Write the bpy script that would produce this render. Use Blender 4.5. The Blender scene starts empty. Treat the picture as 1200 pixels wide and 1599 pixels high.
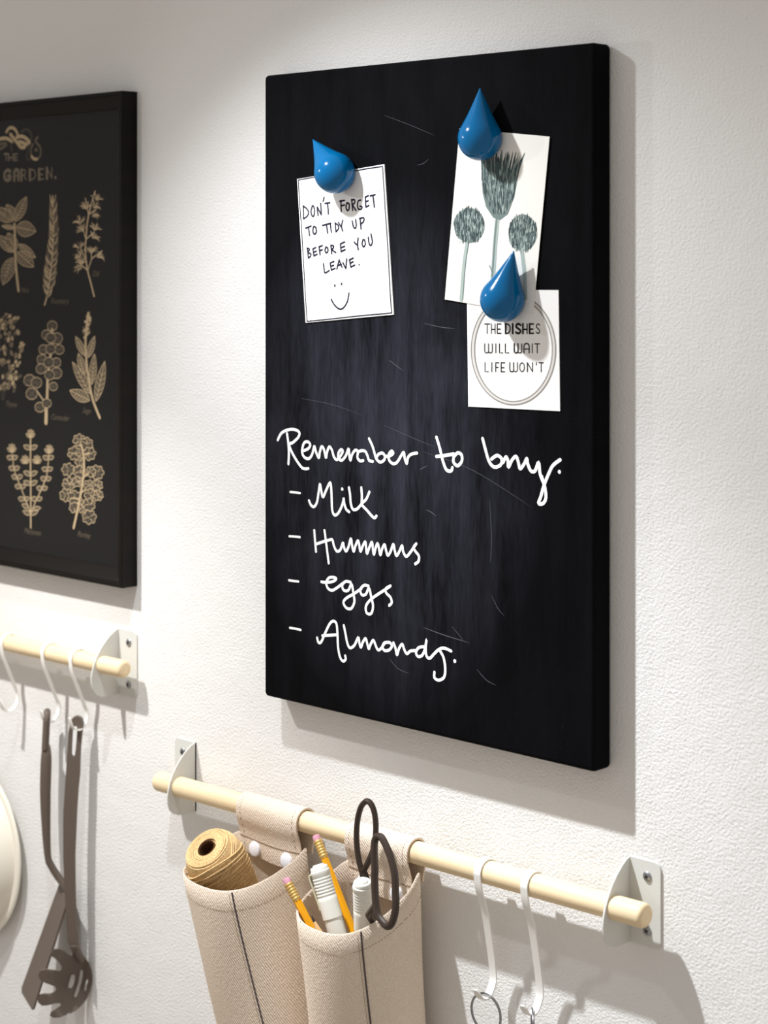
import bpy, bmesh, math, random
from mathutils import Vector, Matrix, Quaternion

random.seed(7)
SC = bpy.context.scene
COL = SC.collection
pi = math.pi

# ------------------------------------------------------------------ camera
# wall plane is y = 0, x runs right along the wall, z is up; camera height ZC
ZC = 1.70
FPX, VH = 2950.0, 410.0            # focal length in pixels, horizon row (image 1200 x 1599)
YAW = 0.7632271
CAM = Vector((1.34678548, -1.26296769, ZC))
FW = Vector((-math.sin(YAW), math.cos(YAW), 0))
RT = Vector((math.cos(YAW), math.sin(YAW), 0))

cd = bpy.data.cameras.new('camera')
cam = bpy.data.objects.new('camera', cd)
COL.objects.link(cam)
cam.location = CAM
cam.rotation_euler = (pi / 2, 0, YAW)
cd.sensor_fit = 'VERTICAL'
cd.sensor_height = 36.0
cd.sensor_width = 36.0
cd.lens = FPX / 1599.0 * 36.0
cd.shift_y = -(799.5 - VH) / 1599.0
cd.clip_start = 0.05
cd.dof.use_dof = True
cd.dof.focus_distance = 1.70
cd.dof.aperture_fstop = 6.3
SC.camera = cam

# ------------------------------------------------------------------ view, world, lamps
SC.view_settings.view_transform = 'Standard'
SC.view_settings.look = 'None'
SC.view_settings.exposure = 0.0
SC.view_settings.gamma = 1.0
SC.view_settings.use_curve_mapping = False

world = bpy.data.worlds.new('world')
SC.world = world
world.use_nodes = True
wn = world.node_tree
# soft room light, warmer from below (timber worktop side) than from the ceiling
_tc = wn.nodes.new('ShaderNodeTexCoord')
_sp = wn.nodes.new('ShaderNodeSeparateXYZ')
_mr = wn.nodes.new('ShaderNodeMapRange')
_mr.inputs['From Min'].default_value = -0.7
_mr.inputs['From Max'].default_value = 0.5
_mx = wn.nodes.new('ShaderNodeMix')
_mx.data_type = 'RGBA'
_mx.inputs[6].default_value = (1.0, 0.86, 0.72, 1)
_mx.inputs[7].default_value = (1.0, 0.97, 0.945, 1)
wn.links.new(_tc.outputs['Generated'], _sp.inputs[0])
wn.links.new(_sp.outputs['Z'], _mr.inputs['Value'])
wn.links.new(_mr.outputs[0], _mx.inputs[0])
wn.links.new(_mx.outputs[2], wn.nodes['Background'].inputs[0])
wn.nodes['Background'].inputs[1].default_value = 0.445


def spot(name, loc, target, power, size_deg, blend, radius, colour):
    l = bpy.data.lights.new(name, 'SPOT')
    l.energy = power
    l.spot_size = math.radians(size_deg)
    l.spot_blend = blend
    l.shadow_soft_size = radius
    l.color = colour
    o = bpy.data.objects.new(name, l)
    COL.objects.link(o)
    o.location = loc
    d = Vector(target) - Vector(loc)
    o.rotation_euler = d.to_track_quat('-Z', 'Y').to_euler()
    return o


# two lamps just outside the frame: one above the board, one left of it (soft glow plus a downward beam)
LAMP_A = (0.0, -0.37, ZC + 0.415)
LAMP_B = (-0.36, -0.42, ZC + 0.17)
spot('lamp_above_board_flood', LAMP_A, (0.63, -0.12, ZC - 1.80), 27, 119, 1.0, 0.014, (0.94, 0.97, 1.0))
spot('lamp_above_board_beam', LAMP_A, (0.62, -0.27, ZC - 1.07), 73, 61, 1.0, 0.014, (0.94, 0.97, 1.0))
spot('lamp_by_poster_beam', LAMP_B, (-0.46, -0.55, ZC - 0.26), 18, 155.7, 1.0, 0.012, (0.97, 0.985, 1.0))
spot('lamp_by_poster_lower_beam', LAMP_B, (-0.35, -0.12, ZC - 0.80), 19, 85, 1.0, 0.012, (1.0, 0.965, 0.91))
spot('lamp_by_poster_flood', LAMP_B, (1.23, -0.24, ZC - 1.17), 3.5, 166.8, 1.0, 0.012, (0.98, 0.985, 1.0))


# ------------------------------------------------------------------ helpers
def P(u, v, y):
    """world point seen at photo pixel (u, v) on the plane y = const"""
    d = FW + RT * ((u - 600.0) / FPX)
    t = (y - CAM.y) / d.y
    return Vector((CAM.x + t * d.x, y, ZC - (v - VH) / FPX * t))


def lin(c):
    c = c / 255.0
    return c / 12.92 if c <= 0.04045 else ((c + 0.055) / 1.055) ** 2.4


def rgb(r, g, b):
    return (lin(r), lin(g), lin(b), 1.0)


def mat(name, col, rough=0.5, spec=0.5, metal=0.0, bump=None, var=None, coat=0.0):
    """bump = list of (scale xyz, distance, detail); var = (colour2, scale xyz, lo, hi)"""
    m = bpy.data.materials.new(name)
    m.use_nodes = True
    nt = m.node_tree
    b = nt.nodes['Principled BSDF']
    b.inputs['Base Color'].default_value = col
    b.inputs['Roughness'].default_value = rough
    b.inputs['Specular IOR Level'].default_value = spec
    b.inputs['Metallic'].default_value = metal
    b.inputs['Coat Weight'].default_value = coat
    tc = nt.nodes.new('ShaderNodeTexCoord')

    def noise(scale, detail):
        mp = nt.nodes.new('ShaderNodeMapping')
        mp.inputs['Scale'].default_value = scale
        nt.links.new(tc.outputs['Object'], mp.inputs['Vector'])
        n = nt.nodes.new('ShaderNodeTexNoise')
        n.inputs['Scale'].default_value = 1.0
        n.inputs['Detail'].default_value = detail
        nt.links.new(mp.outputs[0], n.inputs['Vector'])
        return n
    if var:
        n = noise(var[1], 4)
        cr = nt.nodes.new('ShaderNodeValToRGB')
        cr.color_ramp.elements[0].position = var[2]
        cr.color_ramp.elements[1].position = var[3]
        cr.color_ramp.elements[0].color = col
        cr.color_ramp.elements[1].color = var[0]
        nt.links.new(n.outputs['Fac'], cr.inputs[0])
        nt.links.new(cr.outputs[0], b.inputs['Base Color'])
    prev = None
    for sc, dist, det in (bump or []):
        n = noise(sc, det)
        bp = nt.nodes.new('ShaderNodeBump')
        bp.inputs['Distance'].default_value = dist
        bp.inputs['Strength'].default_value = 1.0
        nt.links.new(n.outputs['Fac'], bp.inputs['Height'])
        if prev:
            nt.links.new(prev.outputs[0], bp.inputs['Normal'])
        prev = bp
    if prev:
        nt.links.new(prev.outputs[0], b.inputs['Normal'])
    return m


class MB:
    """collects verts / faces / material indices in world (or local) coordinates"""
    def __init__(self):
        self.v, self.f, self.m = [], [], []

    def add(self, vs, fs, mi=0):
        o = len(self.v)
        self.v += [Vector(p) for p in vs]
        self.f += [tuple(i + o for i in f) for f in fs]
        self.m += [mi] * len(fs)
        return self

    def box(self, a, b, mi=0):
        x0, y0, z0 = a
        x1, y1, z1 = b
        vs = [(x, y, z) for x in (x0, x1) for y in (y0, y1) for z in (z0, z1)]
        fs = [(0, 1, 3, 2), (4, 6, 7, 5), (0, 4, 5, 1), (2, 3, 7, 6), (0, 2, 6, 4), (1, 5, 7, 3)]
        return self.add(vs, fs, mi)

    def prism(self, pts, off, mi=0):
        """closed polygon (3D points) extruded by vector off"""
        n = len(pts)
        off = Vector(off)
        vs = [Vector(p) for p in pts] + [Vector(p) + off for p in pts]
        fs = [tuple(range(n)), tuple(range(2 * n - 1, n - 1, -1))]
        fs += [(i, i + n, (i + 1) % n + n, (i + 1) % n) for i in range(n)]
        return self.add(vs, fs, mi)

    def poly(self, pts, mi=0):
        return self.add(pts, [tuple(range(len(pts)))], mi)

    def tube(self, pts, rad, n=10, closed=False, mi=0, flat=None):
        """tube along pts; rad number or list; flat=(axis, factor) squashes"""
        pts = [Vector(p) for p in pts]
        k = len(pts)
        rs = rad if isinstance(rad, (list, tuple)) else [rad] * k
        rings = []
        up = None
        for i in range(k):
            if closed:
                t = pts[(i + 1) % k] - pts[i - 1]
            else:
                t = pts[min(i + 1, k - 1)] - pts[max(i - 1, 0)]
            t.normalize()
            if up is None:
                a = Vector((0, 0, 1)) if abs(t.z) < 0.9 else Vector((1, 0, 0))
                up = (a - t * a.dot(t)).normalized()
            else:
                up = (up - t * up.dot(t)).normalized()
            s = t.cross(up)
            rings.append([pts[i] + (up * math.cos(2 * pi * j / n) + s * math.sin(2 * pi * j / n)) * rs[i] for j in range(n)])
        vs = [p for r in rings for p in r]
        fs = []
        for i in range(k if closed else k - 1):
            a, b = i * n, ((i + 1) % k) * n
            for j in range(n):
                fs.append((a + j, a + (j + 1) % n, b + (j + 1) % n, b + j))
        if not closed:
            fs.append(tuple(range(n - 1, -1, -1)))
            fs.append(tuple((k - 1) * n + j for j in range(n)))
        return self.add(vs, fs, mi)

    def lathe(self, prof, o=(0, 0, 0), axis=(0, 0, 1), n=32, mi=0, sq=1.0):
        """prof = [(r, h)] revolved about axis from origin o; r=0 ends closed"""
        o = Vector(o)
        ax = Vector(axis).normalized()
        a = Vector((0, 0, 1)) if abs(ax.z) < 0.9 else Vector((1, 0, 0))
        e1 = (a - ax * a.dot(ax)).normalized()
        e2 = ax.cross(e1)
        vs, idx = [], []
        for r, h in prof:
            if r <= 1e-9:
                idx.append([len(vs)])
                vs.append(o + ax * h)
            else:
                idx.append([len(vs) + j for j in range(n)])
                vs += [o + ax * h + (e1 * math.cos(2 * pi * j / n) + e2 * math.sin(2 * pi * j / n) * sq) * r for j in range(n)]
        fs = []
        for A, B in zip(idx[:-1], idx[1:]):
            for j in range(n):
                k = (j + 1) % n
                if len(A) == 1 and len(B) == 1:
                    continue
                if len(A) == 1:
                    fs.append((A[0], B[k], B[j]))
                elif len(B) == 1:
                    fs.append((A[j], A[k], B[0]))
                else:
                    fs.append((A[j], A[k], B[k], B[j]))
        return self.add(vs, fs, mi)

    def grid(self, rows, closed=False, mi=0):
        n = len(rows[0])
        vs = [p for r in rows for p in r]
        fs = []
        for i in range(len(rows) - 1):
            for j in range(n if closed else n - 1):
                k = (j + 1) % n
                fs.append((i * n + j, i * n + k, (i + 1) * n + k, (i + 1) * n + j))
        return self.add(vs, fs, mi)

    def build(self, name, mats, parent=None, base=None, smooth=True, angle=35, weld=False):
        """link as ONE mesh object; verts are stored relative to base (world) or to the parent's origin"""
        if base is None:
            base = ORIG.get(parent, Vector((0, 0, 0))) if parent else Vector((0, 0, 0))
        base = Vector(base)
        me = bpy.data.meshes.new(name)
        me.from_pydata([p - base for p in self.v], [], self.f)
        for m in (mats if isinstance(mats, (list, tuple)) else [mats]):
            me.materials.append(m)
        me.polygons.foreach_set('material_index', self.m)
        bm = bmesh.new()
        bm.from_mesh(me)
        if weld:
            bmesh.ops.remove_doubles(bm, verts=bm.verts, dist=1e-5)
        bmesh.ops.recalc_face_normals(bm, faces=bm.faces)
        bm.to_mesh(me)
        bm.free()
        if smooth:
            me.shade_smooth()
            me.set_sharp_from_angle(angle=math.radians(angle))
        o = bpy.data.objects.new(name, me)
        COL.objects.link(o)
        if parent:
            o.parent = parent
            ORIG[o] = base
        else:
            o.location = base
            ORIG[o] = base
        return o


ORIG = {}


def tag(o, label, cat, group=None):
    o['label'] = label
    o['category'] = cat
    if group:
        o['group'] = group
    return o


def thing(name, label, cat, loc, group=None, rot=None):
    o = bpy.data.objects.new(name, None)
    o.empty_display_size = 0.02
    COL.objects.link(o)
    o.location = loc
    if rot is not None:
        o.rotation_euler = rot.to_euler()
        ORIG[o] = Vector((0, 0, 0))
    else:
        ORIG[o] = Vector(loc)
    return tag(o, label, cat, group)


def spline(pts, k=6, closed=False):
    """Catmull-Rom through pts (tuples of any length)"""
    n = len(pts)
    if n < 3:
        return [tuple(p) for p in pts]
    out = []
    rng = range(n if closed else n - 1)
    for i in rng:
        if closed:
            a, b, c, d = pts[i - 1], pts[i], pts[(i + 1) % n], pts[(i + 2) % n]
        else:
            a, b, c, d = pts[max(i - 1, 0)], pts[i], pts[i + 1], pts[min(i + 2, n - 1)]
        for s in range(k):
            t = s / k
            out.append(tuple(0.5 * (2 * q + (r - p) * t + (2 * p - 5 * q + 4 * r - w) * t * t + (3 * q - p - 3 * r + w) * t ** 3)
                             for p, q, r, w in zip(a, b, c, d)))
    if not closed:
        out.append(tuple(pts[-1]))
    return out


class Ink:
    """flat strokes and shapes drawn on a plane y = const, traced in photo pixels"""
    def __init__(self, y):
        self.mb = MB()
        self.y = y
        self.q = 0

    def p(self, u, v):
        return P(u, v, self.y)

    def stroke(self, pts, w, mi=0, smooth=True, k=5, taper=False, lift=0.0, cap=True):
        """pts in photo pixels, w in metres"""
        if smooth:
            pts = spline(pts, k)
        c = [self.p(*q) for q in pts]
        c = [q for i, q in enumerate(c) if i == 0 or (q - c[i - 1]).length > 1e-6]
        off0 = lift + 1.2e-5 * (self.q % 14)
        self.q += 1
        n = len(c)
        if n == 1:
            return self.dot(pts[0], w)
        L, Rr = [], []
        for i in range(n):
            t = (c[min(i + 1, n - 1)] - c[max(i - 1, 0)]).normalized()
            nn = Vector((-t.z, 0, t.x))
            ww = w * 0.5
            if taper:
                ww *= max(0.12, math.sin(pi * (0.08 + 0.9 * i / (n - 1))) ** 0.7)
            off = Vector((0, -off0 - (1.0e-6 * i if smooth else 0), 0))
            L.append(c[i] + nn * ww + off)
            Rr.append(c[i] - nn * ww + off)
        out = L + Rr[::-1]
        vs = L + Rr
        fs = [(i, i + n, i + n + 1, i + 1) for i in range(n - 1)]
        if not taper and cap:
            for e, a, b in ((0, L[0], Rr[0]), (n - 1, Rr[-1], L[-1])):
                ce, rad = (a + b) / 2, (a - b) / 2
                fw_ = Vector((-rad.z, 0, rad.x))
                ids = [len(vs) + k for k in range(5)]
                vs += [ce + rad * math.cos(pi * k / 6) + fw_ * math.sin(pi * k / 6) for k in range(1, 6)]
                ia, ib = (0, n) if e == 0 else (2 * n - 1, n - 1)
                fs.append(tuple([ia] + ids + [ib]))
        self.mb.add(vs, fs, mi)

    def disc(self, c, r, mi=0, n=12):
        self.mb.poly([c + Vector((math.cos(2 * pi * i / n) * r, 0, math.sin(2 * pi * i / n) * r)) for i in range(n)], mi)

    def dot(self, q, w, mi=0):
        self.disc(self.p(*q), w * 0.5, mi)

    def shape(self, pts, mi=0, smooth=False, lift=0.0):
        if smooth:
            pts = spline(pts, 4, closed=True)
        self.mb.poly([self.p(*q) + Vector((0, -lift, 0)) for q in pts], mi)

    def leaf(self, a, b, w, fill=0, edge=1, vein=True, lw=0.0008, lift=0.0, bend=0.0):
        ax, ay = a
        bx, by = b
        dx, dy = bx - ax, by - ay
        l = math.hypot(dx, dy) or 1
        nx, ny = -dy / l, dx / l
        left, right, mid = [], [], []
        for i in range(9):
            t = i / 8
            k = math.sin(pi * t ** 0.85) ** 0.8 * w * 0.5
            s = math.sin(pi * t) * bend
            cx, cy = ax + dx * t + nx * s, ay + dy * t + ny * s
            mid.append((cx, cy))
            left.append((cx + nx * k, cy + ny * k))
            right.append((cx - nx * k, cy - ny * k))
        out = left + right[::-1][1:-1]
        if fill is not None:
            self.shape(out, fill, lift=lift)
        self.stroke(left, lw, edge, smooth=False, lift=lift + 3e-5)
        self.stroke(right, lw, edge, smooth=False, lift=lift + 3e-5)
        if vein:
            self.stroke(mid, lw, edge, smooth=False, lift=lift + 3e-5)
            for t in (2, 3, 4, 5, 6):
                for sd in (left, right):
                    m0 = mid[t - 1]
                    e = sd[t]
                    self.stroke([m0, (m0[0] + (e[0] - m0[0]) * 0.8, m0[1] + (e[1] - m0[1]) * 0.8)], lw * 0.8, edge, smooth=False, lift=lift + 3e-5)

    def text(self, s, u, v, h, slant=0.25, mi=0, wide=1.0, flow=0.0):
        """small lettering with the built-in font; (u, v) baseline start, h in metres"""
        cu = bpy.data.curves.new('txt', 'FONT')
        cu.body = s
        cu.size = h
        cu.shear = slant
        cu.resolution_u = 2
        ob = bpy.data.objects.new('txt', cu)
        COL.objects.link(ob)
        dg = bpy.context.evaluated_depsgraph_get()
        me = bpy.data.meshes.new_from_object(ob.evaluated_get(dg))
        o = self.p(u, v)
        self.mb.add([o + Vector((q.co.x * wide, -1e-5, q.co.y)) for q in me.vertices], [tuple(f.vertices) for f in me.polygons], mi)
        bpy.data.objects.remove(ob)
        bpy.data.curves.remove(cu)
        bpy.data.meshes.remove(me)


def C(ox, oy, s):
    """crop pixels -> photo pixels"""
    return lambda pts: [(ox + x / s, oy + y / s) for x, y in pts]


def orient(axis, roll=0.0):
    """rotation taking local +Z to axis"""
    return Vector(axis).normalized().to_track_quat('Z', 'Y') @ Quaternion((0, 0, 1), roll)


# ------------------------------------------------------------------ materials
M_wall = mat('wall_plaster', rgb(236, 235, 233), 0.85, 0.25,
             bump=[((26, 26, 26), 0.0010, 2), ((380, 380, 420), 0.0009, 4), ((900, 900, 900), 0.0003, 2)])
M_boardside = mat('board_black_lacquer', rgb(13, 13, 14), 0.55, 0.18)
M_chalk = mat('white_chalk_pen', rgb(252, 252, 252), 0.8, 0.1)
M_paper = mat('white_paper', rgb(250, 249, 247), 0.7, 0.25)
M_cream = mat('cream_card', rgb(246, 244, 238), 0.7, 0.25)
M_navy = mat('navy_ink', rgb(32, 31, 52), 0.7, 0.1)
M_black_ink = mat('black_print', rgb(38, 33, 30), 0.7, 0.1)
M_grey_ink = mat('grey_print', rgb(148, 143, 138), 0.7, 0.1)
M_pale_ink = mat('pale_grey_print', rgb(222, 219, 214), 0.7, 0.1)
M_th_dark = mat('thistle_dark_green', rgb(70, 84, 86), 0.7, 0.1)
M_th_mid = mat('thistle_mid_green', rgb(122, 138, 135), 0.7, 0.1)
M_th_pale = mat('thistle_pale_green', rgb(176, 190, 184), 0.7, 0.1)
M_blue = mat('blue_gloss_lacquer', rgb(0, 98, 152), 0.15, 0.32)
M_frame = mat('black_frame_wood', rgb(14, 12, 10), 0.45, 0.14, var=(rgb(22, 17, 12), (6, 6, 60), 0.35, 0.75))
M_print = mat('poster_black_print', rgb(24, 23, 22), 0.8, 0.08)
M_herb = mat('herb_ink_beige', rgb(186, 164, 130), 0.8, 0.1)
M_herb_mid = mat('herb_ink_brown', rgb(98, 87, 72), 0.8, 0.1)
M_herb_dim = mat('herb_ink_dim', rgb(66, 60, 52), 0.8, 0.1)
M_title = mat('title_ink', rgb(120, 108, 92), 0.8, 0.1)
M_rod = mat('birch_rod', rgb(236, 216, 180), 0.55, 0.3, var=(rgb(226, 200, 158), (14, 260, 260), 0.35, 0.8))
M_bracket = mat('white_grey_painted_steel', rgb(214, 214, 209), 0.45, 0.35)
M_screw = mat('zinc_screw', rgb(170, 172, 174), 0.32, 0.5, metal=0.9)
M_recess = mat('dark_screw_recess', rgb(40, 40, 42), 0.6, 0.2)
M_hook = mat('white_painted_steel', rgb(240, 238, 233), 0.4, 0.4)
M_ring = mat('steel_ring_metal', rgb(150, 150, 154), 0.25, 0.5, metal=1.0)
M_nylon = mat('dark_brown_grey_nylon', rgb(98, 86, 77), 0.5, 0.4)
M_enamel = mat('cream_enamel', rgb(238, 232, 218), 0.3, 0.5)
M_snap = mat('white_plastic_snap', rgb(238, 238, 244), 0.35, 0.45)
M_seam = mat('grey_piping', rgb(92, 84, 84), 0.8, 0.1)
M_stitch = mat('tan_stitching', rgb(150, 130, 112), 0.9, 0.1)
M_yellow = mat('yellow_pencil_lacquer', rgb(226, 156, 12), 0.35, 0.45, var=(rgb(196, 124, 8), (60, 60, 20), 0.5, 0.72))
M_ferrule = mat('brass_ferrule', rgb(214, 176, 104), 0.4, 0.5, metal=0.55)
M_eraser = mat('pink_eraser', rgb(196, 142, 158), 0.8, 0.2)
M_pwood = mat('bare_pencil_wood', rgb(222, 182, 130), 0.7, 0.2)
M_lead = mat('graphite', rgb(38, 36, 38), 0.4, 0.5)
M_marker = mat('white_marker_plastic', rgb(232, 231, 222), 0.35, 0.45)
M_clip = mat('ivory_marker_clip', rgb(206, 200, 168), 0.4, 0.45)
M_scissor = mat('brown_black_forged_steel', rgb(46, 33, 25), 0.34, 0.5)
M_blade = mat('scissor_blade_steel', rgb(70, 66, 62), 0.3, 0.5, metal=0.8)
M_twine = mat('jute_twine', rgb(234, 204, 154), 0.9, 0.1, var=(rgb(190, 150, 96), (700, 700, 700), 0.35, 0.75),
              bump=[((1500, 1500, 1500), 0.0005, 2)])
M_core = mat('dark_cardboard_core', rgb(84, 56, 34), 0.9, 0.1)


def fabric_material():
    m = mat('natural_linen_twill', rgb(238, 223, 206), 0.95, 0.08, var=(rgb(214, 194, 173), (900, 900, 900), 0.3, 0.8),
            bump=[((420, 420, 420), 0.0005, 2)])
    nt = m.node_tree
    b = nt.nodes['Principled BSDF']
    old = b.inputs['Normal'].links[0].from_node
    tc = [n for n in nt.nodes if n.type == 'TEX_COORD'][0]
    w = nt.nodes.new('ShaderNodeTexWave')
    w.wave_type = 'BANDS'
    w.bands_direction = 'DIAGONAL'
    w.inputs['Scale'].default_value = 190
    w.inputs['Distortion'].default_value = 2.0
    nt.links.new(tc.outputs['Object'], w.inputs['Vector'])
    bp = nt.nodes.new('ShaderNodeBump')
    bp.inputs['Distance'].default_value = 0.00035
    nt.links.new(w.outputs['Fac'], bp.inputs['Height'])
    nt.links.new(old.outputs[0], bp.inputs['Normal'])
    nt.links.new(bp.outputs[0], b.inputs['Normal'])
    return m


M_fabric = fabric_material()


def glass_material():
    m = bpy.data.materials.new('picture_glass')
    m.use_nodes = True
    nt = m.node_tree
    nt.nodes.remove(nt.nodes['Principled BSDF'])
    out = nt.nodes['Material Output']
    tr = nt.nodes.new('ShaderNodeBsdfTransparent')
    gl = nt.nodes.new('ShaderNodeBsdfGlossy')
    gl.inputs['Roughness'].default_value = 0.03
    lw = nt.nodes.new('ShaderNodeLayerWeight')
    lw.inputs['Blend'].default_value = 0.5
    pw = nt.nodes.new('ShaderNodeMath')
    pw.operation = 'POWER'
    pw.inputs[1].default_value = 5.0
    nt.links.new(lw.outputs['Facing'], pw.inputs[0])
    fr = nt.nodes.new('ShaderNodeMapRange')
    fr.inputs['To Min'].default_value = 0.012
    fr.inputs['To Max'].default_value = 0.5
    nt.links.new(pw.outputs[0], fr.inputs['Value'])
    mx = nt.nodes.new('ShaderNodeMixShader')
    nt.links.new(fr.outputs[0], mx.inputs[0])
    nt.links.new(tr.outputs[0], mx.inputs[1])
    nt.links.new(gl.outputs[0], mx.inputs[2])
    nt.links.new(mx.outputs[0], out.inputs['Surface'])
    return m


M_glass = glass_material()


def board_material():
    """black memo-board lacquer with wiped chalk dust"""
    m = mat('chalk_dusted_board', rgb(14, 14, 15), 0.65, 0.02)
    nt = m.node_tree
    b = nt.nodes['Principled BSDF']
    N, Lk = nt.nodes.new, nt.links.new
    tc = [n for n in nt.nodes if n.type == 'TEX_COORD'][0]

    def nz(scale, det, dist=0.0):
        mp = N('ShaderNodeMapping')
        mp.inputs['Scale'].default_value = scale
        Lk(tc.outputs['Object'], mp.inputs['Vector'])
        n = N('ShaderNodeTexNoise')
        n.inputs['Scale'].default_value = 1
        n.inputs['Detail'].default_value = det
        n.inputs['Distortion'].default_value = dist
        Lk(mp.outputs[0], n.inputs['Vector'])
        return n.outputs['Fac']

    def math_(op, a, c):
        k = N('ShaderNodeMath')
        k.operation = op
        for i, q in enumerate((a, c)):
            if isinstance(q, (int, float)):
                k.inputs[i].default_value = q
            else:
                Lk(q, k.inputs[i])
        return k.outputs[0]

    def ramp(f, lo, hi):
        r = N('ShaderNodeMapRange')
        r.inputs['From Min'].default_value = lo
        r.inputs['From Max'].default_value = hi
        Lk(f, r.inputs['Value'])
        return r.outputs[0]
    # wiped area: a soft elliptical dusty patch in the middle of the board
    sp = N('ShaderNodeSeparateXYZ')
    Lk(tc.outputs['Object'], sp.inputs[0])
    dx = math_('MULTIPLY', math_('SUBTRACT', sp.outputs['X'], 0.16), 5.2)
    dz = math_('MULTIPLY', math_('SUBTRACT', sp.outputs['Z'], 0.25), 4.0)
    rr = math_('ADD', math_('MULTIPLY', dx, dx), math_('MULTIPLY', dz, dz))
    patch = ramp(rr, 1.0, 0.0)
    streak = ramp(nz((46, 10, 5), 4, 0.4), 0.32, 0.72)
    fine = ramp(nz((420, 10, 60), 3), 0.3, 0.75)
    blot = ramp(nz((9, 9, 9), 3, 0.6), 0.42, 0.75)
    a = math_('ADD', math_('MULTIPLY', streak, 0.55), math_('MULTIPLY', fine, 0.28))
    a = math_('ADD', a, math_('MULTIPLY', blot, 0.35))
    a = math_('MULTIPLY', a, math_('ADD', patch, 0.10))
    speck = ramp(nz((600, 600, 600), 1), 0.74, 0.80)
    a = math_('ADD', a, math_('MULTIPLY', math_('MULTIPLY', speck, blot), 0.9))
    mx = N('ShaderNodeMix')
    mx.data_type = 'RGBA'
    Lk(a, mx.inputs[0])
    mx.clamp_factor = True
    mx.inputs[6].default_value = rgb(9, 9, 10)
    mx.inputs[7].default_value = rgb(58, 59, 69)
    Lk(mx.outputs[2], b.inputs['Base Color'])
    return m


M_board = board_material()

# ------------------------------------------------------------------ the setting
wall = MB().box((-2.6, 0.0, 0.0), (2.2, 0.12, 2.7)).build('wall_back', M_wall, smooth=False)
wall['kind'] = 'structure'

# ------------------------------------------------------------------ memo board
T = 0.0235
BW, BH = 0.4003, 0.60
BZ = ZC - 0.419                       # bottom of the board


def bevel_box(name, x0, x1, y0, y1, z0, z1, r, seg, mats, parent=None, base=None):
    bm = bmesh.new()
    bmesh.ops.create_cube(bm, size=1)
    for q in bm.verts:
        q.co = Vector(((x0 + x1) / 2 + q.co.x * (x1 - x0), (y0 + y1) / 2 + q.co.y * (y1 - y0), (z0 + z1) / 2 + q.co.z * (z1 - z0)))
    bmesh.ops.bevel(bm, geom=bm.edges[:], offset=r, segments=seg, profile=0.5, affect='EDGES')
    mb = MB()
    bm.verts.index_update()
    mb.add([q.co.copy() for q in bm.verts], [tuple(w.index for w in f.verts) for f in bm.faces])
    bm.free()
    return mb.build(name, mats, parent, base)


board = thing('memo_board', 'black chalk-dusted memo board hung on the wall, with a white shopping list written on it', 'memo board', (0, 0, BZ))
bevel_box('board_panel', 0, BW, -T, -0.0002, BZ, BZ + BH, 0.0042, 4, M_board, board)
YB = -T
LINES = {}


def LST(pts, w):
    a = sum(p[0] for p in pts) / len(pts)
    b = sum(p[1] for p in pts) / len(pts)
    row = 0 if b < 757 or a > 800 else min(4, 1 + int((b - 757) / 63.0) if b < 950 else 4)
    word = (0 if a < 660 else 1 if a < 740 else 2) if row == 0 else (3 if a < 478 else 4)
    q = LINES.setdefault((row, word), Ink(YB - 0.0002))
    if len(pts) == 1:
        q.dot(pts[0], w)
    else:
        q.stroke(pts, w)


W = 0.0028
c1 = C(430, 640, 4.444)
for s in [[(18, 208), (45, 160), (95, 137), (140, 138), (168, 158), (160, 190), (125, 225), (98, 245), (130, 320), (180, 395), (205, 408), (230, 407)],
          [(82, 165), (92, 240), (95, 310), (92, 375)],
          [(190, 285), (225, 272), (243, 248), (232, 224), (205, 225), (190, 260), (188, 300), (205, 330), (235, 338), (258, 305), (272, 252),
           (283, 290), (303, 333), (310, 295), (322, 255), (338, 272), (353, 333), (360, 295), (376, 256), (395, 280), (408, 325), (428, 346),
           (450, 325), (470, 288), (457, 276), (440, 300), (440, 335), (462, 350), (490, 320), (510, 270), (515, 310), (523, 350), (535, 310), (556, 280),
           (575, 290), (572, 330), (590, 354), (612, 352)],
          [(575, 292), (600, 283), (625, 288), (640, 315), (652, 350), (678, 358)],
          [(652, 200), (675, 250), (690, 300), (703, 340), (728, 362), (755, 350), (762, 322), (745, 300), (718, 308), (705, 330)],
          [(770, 322), (800, 318), (820, 300), (808, 286), (790, 308), (790, 345), (815, 372), (845, 365), (875, 318), (893, 295), (900, 335), (914, 373), (922, 332), (945, 308), (985, 300)],
          [(235, 630), (248, 660), (270, 672), (290, 640), (302, 570), (311, 515), (320, 560), (332, 605), (355, 555), (382, 505), (390, 560), (393, 640), (397, 700), (412, 730), (435, 720), (458, 680), (474, 630), (475, 610), (480, 650), (494, 690), (514, 708)],
          [(512, 540), (520, 590), (525, 650), (540, 690), (568, 688), (598, 655)],
          [(598, 540), (602, 600), (600, 655)],
          [(654, 570), (632, 620), (603, 655), (640, 700), (670, 735), (690, 750), (703, 736)]]:
    LST(c1(s), W)
LST([c1([(465, 550)])[0]], 0.0032)
for s in ([(105, 570), (140, 573), (173, 578)],):
    LST(c1(s), 0.0021)
c2 = C(420, 640, 2.5)
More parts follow.
